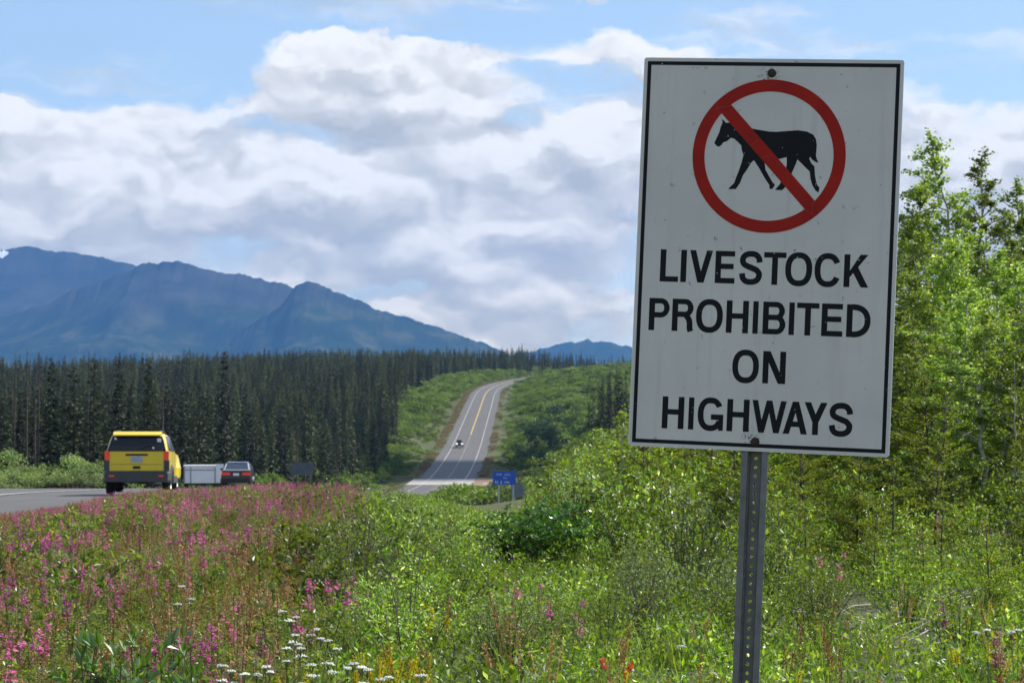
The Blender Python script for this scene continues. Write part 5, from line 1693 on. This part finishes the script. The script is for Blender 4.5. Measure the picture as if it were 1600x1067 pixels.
# landmark shrubs of the thicket
for px_, pt_, Y_, pr, nm, lab, w_ in ((808, 782, 22.6, AL[0], 'alder_shrub', 'dark green glossy alder in the middle of the thicket, left half', .85), (868, 770, 23.2, AL[0], 'alder_shrub', 'dark green glossy alder in the middle of the thicket, right half', .9), (862, 748, 24.8, BI[0], 'dwarf_birch', 'birch with orange leaf tips above the dark alder', .8),
                                      (590, 752, 20.0, WI[0], 'willow_shrub', 'leafy willow rising highest beside the end of the pink band', .9), (625, 757, 21.0, WI[1], 'willow_shrub', 'willow whose tips overlap the dark forest left of the road', .8),
                                      (905, 715, 25.0, WI[4], 'willow_shrub', 'grey-green willow sticking up left of the sign corner', .8)):
    x_ = px2x(px_, Y_); h_ = ztop(pt_, Y_) - float(H(x_, Y_)); bh = {'alder_shrub': 1.15, 'dwarf_birch': .8, 'willow_shrub': 1.0}[nm]
    place(pr, nm, lab, 'shrub', None, (x_, Y_, float(H(x_, Y_)) - .02), 1.3, w_, h_ / bh)

# --- young poplars and aspens
AS = [make_aspen(500, 5.5, .66, 60, 150, .052), make_aspen(501, 5.5, .58, 56, 150, .050, gap=.6), make_aspen(502, 5.0, .80, 62, 160, .052), make_aspen(503, 5.2, .70, 56, 150, .050, gap=.4)]
SM = [make_aspen(510, 2.2, .42, 26, 46, .048, low=.05), make_aspen(511, 2.2, .46, 26, 48, .044, low=.05)]
aspens = [(1480, 212, 34, 'tallest aspen against the sky, left one of the tall pair right of the sign'), (1524, 236, 36, 'aspen with a dense dark top, right one of the tall pair'),
          (1424, 290, 33, 'aspen close to the upper right edge of the sign'), (1450, 345, 38, 'shorter aspen between the sign and the tall pair'), (1594, 285, 37, 'aspen top cut by the right picture edge'),
          (1562, 335, 33, 'aspen in the gap right of the tall pair'), (1502, 372, 30, None), (1405, 370, 40, None), (1380, 420, 37, None), (1625, 330, 32, None), (1670, 300, 38, None), (1715, 320, 35, None),
          (1538, 392, 28, None), (1602, 410, 27, None), (1440, 425, 29, None), (1480, 450, 26, None), (1330, 480, 40, None), (1570, 480, 25, None), (1412, 480, 27, None),
          (1522, 505, 24.5, None), (1460, 405, 41, None), (1545, 372, 41, None), (1640, 470, 25, None), (1500, 330, 44, None), (1600, 370, 43, None), (1425, 340, 42, None), (1575, 430, 36, None)]
for i, (px_, pt_, Y_, lab) in enumerate(aspens):
    x_ = px2x(px_, Y_); h_ = ztop(pt_, Y_) - float(H(x_, Y_)); s = h_ / (5.5, 5.5, 5.0, 5.2)[i % 4]
    place(AS[i % 4], 'aspen_tree', lab or ('aspen hidden low in the green stand right of the sign' if pt_ > 400 else 'aspen in the green stand right of the sign'), 'tree', None if lab else ('low aspens of the stand' if pt_ > 400 else 'aspens of the stand'), (x_, Y_, float(H(x_, Y_)) - .05), i * 1.7, (s + .9) / 1.9 + .12, s, .02)
for i, (px_, pt_, Y_, lab) in enumerate([(938, 668, 25, 'young poplar with pale top left of the lower sign corner'), (972, 640, 24, 'young poplar touching the left edge of the sign'), (885, 700, 27, 'small young poplar at the left end of the taller shrubs'), (1010, 640, 27, 'young poplar hidden behind the lower left corner of the sign'),
                                         (1090, 620, 30, 'young poplar behind the bottom edge of the sign'), (1590, 560, 24, 'young poplar by the right picture edge among spruces')]):
    x_ = px2x(px_, Y_); h_ = ztop(pt_, Y_) - float(H(x_, Y_))
    place(SM[i % 2], 'poplar_sapling', lab, 'tree', None, (x_, Y_, float(H(x_, Y_)) - .03), i * 2.1, .85, h_ / 2.2)

# --- young spruces on the bank
YSP = [make_young_spruce(600 + i, 1.0, 7) for i in range(3)] + [make_young_spruce(610 + i, 2.2, 11) for i in range(2)]
pos_s = []
X, Y, px = field(2500, 15.5, 38, 960, 1800, g0, .8)
ns_ = 0
for i in range(len(X)):
    if ns_ >= 95: break
    x_, y_, p_ = X[i], Y[i], px[i]
    if any((x_ - u[0]) ** 2 + (y_ - u[1]) ** 2 < .62 ** 2 for u in pos_s) or not clear_of_post(x_, y_): continue
    if p_ < 1150 and y_ < 22: continue
    h_ = (.50 + (y_ - 15) * .062) * g0.uniform(.7, 1.35)
    h_ = min(h_, room(x_, y_))
    if h_ < .45: continue
    pos_s.append((x_, y_)); ns_ += 1
    big = h_ > 1.25
    k = int(g0.integers(3, 5)) if big else int(g0.integers(0, 3))
    s = h_ / (2.2 if big else 1.0)
    where = ('left of the post under the sign' if p_ < 1160 else ('right of the post' if p_ < 1330 else ('in the middle of the right bank' if p_ < 1480 else 'by the right picture edge')))
    lab = ('taller yellow-green spruce ' if big else ('small young spruce ' if y_ > 20 else 'small near young spruce ')) + where
    place(YSP[k], 'young_spruce', lab, 'tree', lab, (x_, y_, float(H(x_, y_)) - .02), g0.uniform(0, 6.28), s * 1.05, s, .04)

# --- dead twigs and a bare patch
def make_twigs(seed, n=26, L=.45):
    g = np.random.default_rng(seed); G_ = Geo()
    for i in range(n):
        a = g.uniform(0, math.pi * 2); c = np.array([g.normal(0, .22), g.normal(0, .16), g.uniform(.01, .10)]); d = np.array([math.cos(a), math.sin(a), g.normal(0, .25)]) * L * g.uniform(.3, 1)
        G_.add(*tube([c - d / 2, c + g.normal(0, .02, 3), c + d / 2], [.005, .004, .002], 4))
    return G_.mesh('dead_twigs', [M['deadwood']])


for i, (px_, py_, lab) in enumerate([(1400, 985, 'pile of grey dead twigs on bare soil at the foot of the bank'), (1480, 935, 'grey dead branches in the clearing of the bank'), (1340, 960, 'scattered grey twigs near the lower post'), (1450, 1010, 'bleached twigs at the bottom right')]):
    x_, y_ = spot(px_, py_, 15, .03)
    o = link('dead_branches', make_twigs(700 + i), loc=(x_, y_, float(H(x_, y_)))); tag(o, lab, 'branches')
x_, y_ = spot(405, 858, 28, .0)
G_ = Geo(); gg = np.random.default_rng(3)
for i in range(260):
    r_ = gg.uniform(.012, .04); c = np.array([gg.normal(0, .22), gg.normal(0, .9), r_ * .3]); 
    a = np.linspace(0, 2 * math.pi, 5, endpoint=False) + gg.uniform(0, 6)
    V = np.concatenate([np.stack([c[0] + r_ * np.cos(a), c[1] + r_ * np.sin(a) * 1.2, np.full(5, 0.0)], 1), [[c[0], c[1], r_ * .9]]])
    G_.add(V, [(j, (j + 1) % 5, 5) for j in range(5)])
tag(link('gravel_patch', G_.mesh('gravel_patch', [strip_and_gravel]), loc=(x_, y_, float(H(x_, y_)) + .01)), 'small bare patch of grey stones among the flowers', kind='stuff')

# ================================================================== FAR VEGETATION
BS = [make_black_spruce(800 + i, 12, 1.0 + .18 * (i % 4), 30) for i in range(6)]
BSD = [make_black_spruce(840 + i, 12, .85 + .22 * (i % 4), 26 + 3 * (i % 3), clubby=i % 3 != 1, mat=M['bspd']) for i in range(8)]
BD = [make_black_spruce(820 + i, 12, .9, 26, dead=True) for i in range(2)]
gF = np.random.default_rng(21)
FX, FY = [], []


def forest_ok(X, Y):
    d = X - XC(Y)
    e = np.interp(Y, [180, 300, 520, 650, 800, 1200, 1330, 1450], [-13.5, -12.5, -13.5, -17.5, -22, -27, -14, -12]) - 1.0 - 1.5 * np.sin(Y * .045)
    left = d < e
    back = (Y > 1600) & (X < 95 + 0 * Y)
    return left | back


Yv = np.sqrt(gF.uniform(185 ** 2, 1750 ** 2, 34000)); pxv = gF.uniform(-420, 1180, 34000); Xv = px2x(pxv, Yv)
keep = forest_ok(Xv, Yv) & (gF.uniform(0, 1, len(Xv)) < np.where(Yv < 600, 1.0, .62))
Xv, Yv, pxv = Xv[keep], Yv[keep], pxv[keep]
# thin the stand so that trunks do not coincide
cell = {}
kk = []
for i in np.argsort(Yv):
    gcell = 2.5 if Yv[i] < 420 else 1.9
    c = (gcell, int(Xv[i] / gcell), int(Yv[i] / gcell))
    if c in cell: continue
    cell[c] = 1; kk.append(i)
Xv, Yv, pxv = Xv[kk], Yv[kk], pxv[kk]
hv = gF.uniform(.62, 1.12, len(Xv)) * (11.5 + 2.0 * ss(250, 350, Yv)); hv *= 1 - .12 * ss(700, 1500, Yv)
# front-row heights follow the treetop line of the photograph
tl = np.interp(pxv, [-400, 0, 60, 110, 180, 260, 330, 400, 470, 560, 620, 700], [560, 566, 560, 562, 556, 556, 566, 588, 604, 612, 640, 600])
lim = ztop(tl + 20 + 60 * gF.uniform(0, 1, len(Xv)) - np.where(gF.uniform(0, 1, len(Xv)) < .10, gF.uniform(20, 45, len(Xv)), 0), Yv) - H(Xv, Yv)
hv = np.where(Yv < 420, np.clip(lim * gF.uniform(.85, 1.0, len(Xv)), 4.0, 15.5), hv)
Zv = H(Xv, Yv)
nf_ind = 0; restf = []
for i in range(len(Xv)):
    if nf_ind < 270 and -60 < pxv[i] < 700:
        dead = gF.uniform() < .10
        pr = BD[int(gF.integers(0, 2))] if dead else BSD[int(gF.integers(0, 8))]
        s = hv[i] / 12
        where = 'left of the yellow car' if pxv[i] < 160 else ('behind the yellow car' if pxv[i] < 290 else ('behind the trailer and sedan' if pxv[i] < 450 else 'right of the sedan'))
        lab = ('bare dead spruce ' if dead else 'dark spruce ') + 'in the front of the forest ' + where
        place(pr, 'spruce_tree', lab, 'tree', lab, (Xv[i], Yv[i], Zv[i] - .1), gF.uniform(0, 6.28), max(.8, s), s); nf_ind += 1
    else: restf.append(i)
for px_, pt_, Y_, lab, dead in ((352, 548, 262, 'single tall spruce towering over the forest behind the sedan', False), (188, 552, 215, 'tall pointed spruce directly above the yellow car', False), (232, 560, 220, 'broad dark spruce above the right side of the yellow car', False),
                                (42, 540, 210, 'tall thin dead spruce near the left picture edge', True), (60, 548, 212, 'thin dead spruce second from the left edge', True), (137, 548, 216, 'bare dead spruce top left of the pointed spruce', True), (22, 552, 214, 'slim dead spruce at the left picture edge', True),
                                (78, 560, 205, 'dark spruce left of centre in the front row', False), (148, 560, 205, 'dark club-topped spruce of the front row', False), (255, 552, 230, 'thin spruce with a bare spire right of the car roof', True), (118, 570, 206, 'stout dark spruce in the front row left of the car', False)):
    x_ = px2x(px_, Y_); h_ = ztop(pt_, Y_) - float(H(x_, Y_))
    place(BD[0] if dead else BSD[int(gF.integers(0, 8))], 'spruce_tree', lab, 'tree', None, (x_, Y_, float(H(x_, Y_)) - .1), gF.uniform(0, 6), 1.0 if dead else 1.12, h_ / 12)


def merge_proto(pr, name):
    G_ = Geo(); mats = []
    for j, (pn, me) in enumerate(pr):
        V = np.zeros(len(me.vertices) * 3, np.float32); me.vertices.foreach_get('co', V)
        T = np.zeros(len(me.polygons) * 3, np.int32); me.loops.foreach_get('vertex_index', T)
        G_.add(V, T.reshape(-1, 3), j); mats.append(me.materials[0])
    return G_.mesh(name, mats)


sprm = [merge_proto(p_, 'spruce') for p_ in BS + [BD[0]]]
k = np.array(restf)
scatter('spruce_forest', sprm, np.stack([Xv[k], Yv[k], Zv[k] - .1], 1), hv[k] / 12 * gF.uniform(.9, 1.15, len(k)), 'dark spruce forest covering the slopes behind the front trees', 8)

# clump of dark spruces on the right slope
for i in range(26):
    Y_ = gF.uniform(430, 520); px_ = gF.choice([gF.uniform(915, 1060), gF.uniform(935, 985)]); top = np.interp(px_, [915, 925, 945, 965, 985, 1060], [608, 590, 578, 570, 585, 580]) + gF.uniform(0, 30)
    x_ = px2x(px_, Y_); h_ = max(5, ztop(top, Y_) - float(H(x_, Y_)))
    place(BSD[i % 8], 'spruce_tree', 'dark spruce of the clump left of the sign' if px_ < 985 else 'dark spruce hidden behind the sign', 'tree', 'spruce clump left of the sign' if px_ < 985 else 'spruces behind the sign', (x_, Y_, float(H(x_, Y_)) - .1), gF.uniform(0, 6), .95, h_ / 12)
for i, (px_, pt_, Y_) in enumerate([(921, 588, 900), (908, 545, 1620), (893, 548, 1620), (868, 552, 1620)]):
    x_ = px2x(px_, Y_); h_ = ztop(pt_, Y_) - float(H(x_, Y_))
    place(BS[i], 'spruce_tree', ('lone spruce on the shrubby slope right of the road', 'spruce against the far blue ridge, rightmost of three', 'spruce against the far blue ridge, middle of three', 'spruce against the far blue ridge, leftmost of three')[i], 'tree', None, (x_, Y_, float(H(x_, Y_)) - .1), i, 1.1, h_ / 12)

# hillside shrubs (stuff)
FS = [make_farshrub(900 + i, 2.3, 2.3, 560, .30, M['farshrub']) for i in range(4)]
FDm = [make_farshrub(920 + i, .55, .9, 130, .16, M['farshrub_dry']) for i in range(2)]
Yv = np.sqrt(gF.uniform(200 ** 2, 1640 ** 2, 30000)); dv = gF.uniform(-42, 210, 30000); Xv = XC(Yv) + dv
l_ok = (dv < -8.2 - 1.0 * np.sin(Yv * .05)) & (dv > -34)
r_ok = (dv > 8.0 + 1.0 * np.sin(Yv * .07)) & (Xv < .24 * Yv) & (Yv > 215) & ~((Yv < 420) & (np.abs(pxof(Xv, Yv) - 790) < 45) & (Yv < 215))
ok = (l_ok | r_ok) & ~((Yv > 470) & (Yv < 520) & (dv > 0) & (dv < 15))
ok &= (gF.uniform(0, 1, len(Xv)) < np.where(Yv > 900, .75, 1))
Xv, Yv, dv = Xv[ok], Yv[ok], dv[ok]
near_road = np.clip((np.abs(dv) - 6) / 8, .35, 1)
s = gF.uniform(.55, 1.35, len(Xv)) * near_road * (1 + .35 * np.clip(rough(Xv, Yv, .05), -1, 1))
s = np.where((Yv < 330) & (dv < 0), s * .8, s)
s = np.where((Yv > 1150) & (Yv < 1440) & (dv > 0) & (dv < 40), np.maximum(s, .8) * 1.25, s)
scatter('hillside_shrubs', FS, np.stack([Xv, Yv, H(Xv, Yv) - .1], 1), s, 'green shrubs covering both sides of the far road', 9)
Yv = gF.uniform(200, 1240, 4200); side = gF.choice([-1, 1], len(Yv)); dv = np.where(side < 0, -gF.uniform(6.1, 7.9, len(Yv)), gF.uniform(6.2, 7.5, len(Yv)))
ok = (rough(Yv, dv, .08) + .25 * gF.normal(0, 1, len(Yv)) > np.where(side < 0, -.25, .15)) & ~((Yv > 470) & (Yv < 520) & (dv > 0)); Yv, dv = Yv[ok], dv[ok]
scatter('dry_verge_plants', FDm, np.stack([XC(Yv) + dv, Yv, H(XC(Yv) + dv, Yv) - .05], 1), gF.uniform(.5, 1.2, len(Yv)), 'reddish brown dry plants along the edges of the far road', 10)
# bigger dark willows on the right slope and pale ones by the lay-by
def make_bush_tree(seed, h, r, n, sz, mat):
    me = make_farshrub(seed, h, r, n, sz, mat); G_ = Geo(); g = np.random.default_rng(seed)
    for i in range(6):
        a = g.uniform(0, 6.28); G_.add(*tube([(0, 0, 0), (math.cos(a) * r * .3, math.sin(a) * r * .3, h * .6)], [.05, .02], 4, False))
    return [('foliage', me), ('stems', G_.mesh('stems', [M['bark']]))]


M['darkwillow'] = leafmat('dark_willow_leaf', [(0.0, (0.022, 0.055, 0.026)), (1.0, (0.065, 0.12, 0.05))], .22, .5, .4, objvar=.4)
DW = [make_bush_tree(940 + i, 5.0, 2.8, 900, .32, M['darkwillow']) for i in range(3)]
GW = [make_bush_tree(950 + i, 3.2, 1.9, 1500, .13, M['willow_grey']) for i in range(3)]
for i, (px_, pt_, Y_) in enumerate([(822, 690, 560), (840, 668, 570), (858, 655, 590), (875, 672, 560), (895, 690, 540), (850, 700, 520), (872, 705, 515), (830, 715, 520), (905, 712, 505), (845, 640, 640), (868, 628, 680), (828, 650, 650), (930, 705, 500)]):
    x_ = px2x(px_, Y_); h_ = max(3.0, ztop(pt_, Y_) - float(H(x_, Y_)))
    place(DW[i % 3], 'tall_willow', 'dark tall willow in the shaded clump right of the far road' if pt_ > 660 else 'dark tall willow standing above the shaded clump on the right slope', 'shrub', 'dark willows of the clump' if pt_ > 660 else 'dark willows above the clump', (x_, Y_, float(H(x_, Y_)) - .1), i * 1.3, min(h_ / 5, 1.3), h_ / 5)
for i, (px_, pt_, Y_) in enumerate([(-30, 690, 176), (14, 693, 178), (48, 716, 172), (78, 730, 170), (112, 702, 180), (138, 712, 178), (20, 725, 168), (152, 735, 174), (92, 738, 168), (-60, 700, 175), (-5, 735, 166), (125, 738, 170)]):
    x_ = px2x(px_, Y_); h_ = max(1.2, ztop(pt_, Y_) - float(H(x_, Y_)))
    place(GW[i % 3], 'willow_bush', ('rounded grey-green willow bush at the left picture edge', 'low pale willow bush between the left edge and the yellow car', 'upright grey-green willow bush just left of the yellow car')[0 if px_ < 60 else (1 if pt_ > 715 else 2)], 'shrub',
          ('willow bushes at the left edge', 'low willow bushes by the road', 'willow bushes next to the yellow car')[0 if px_ < 60 else (1 if pt_ > 715 else 2)], (x_, Y_, float(H(x_, Y_)) - .05), i * 1.9, min(1.1, h_ / 3.2 + .15), h_ / 3.2)
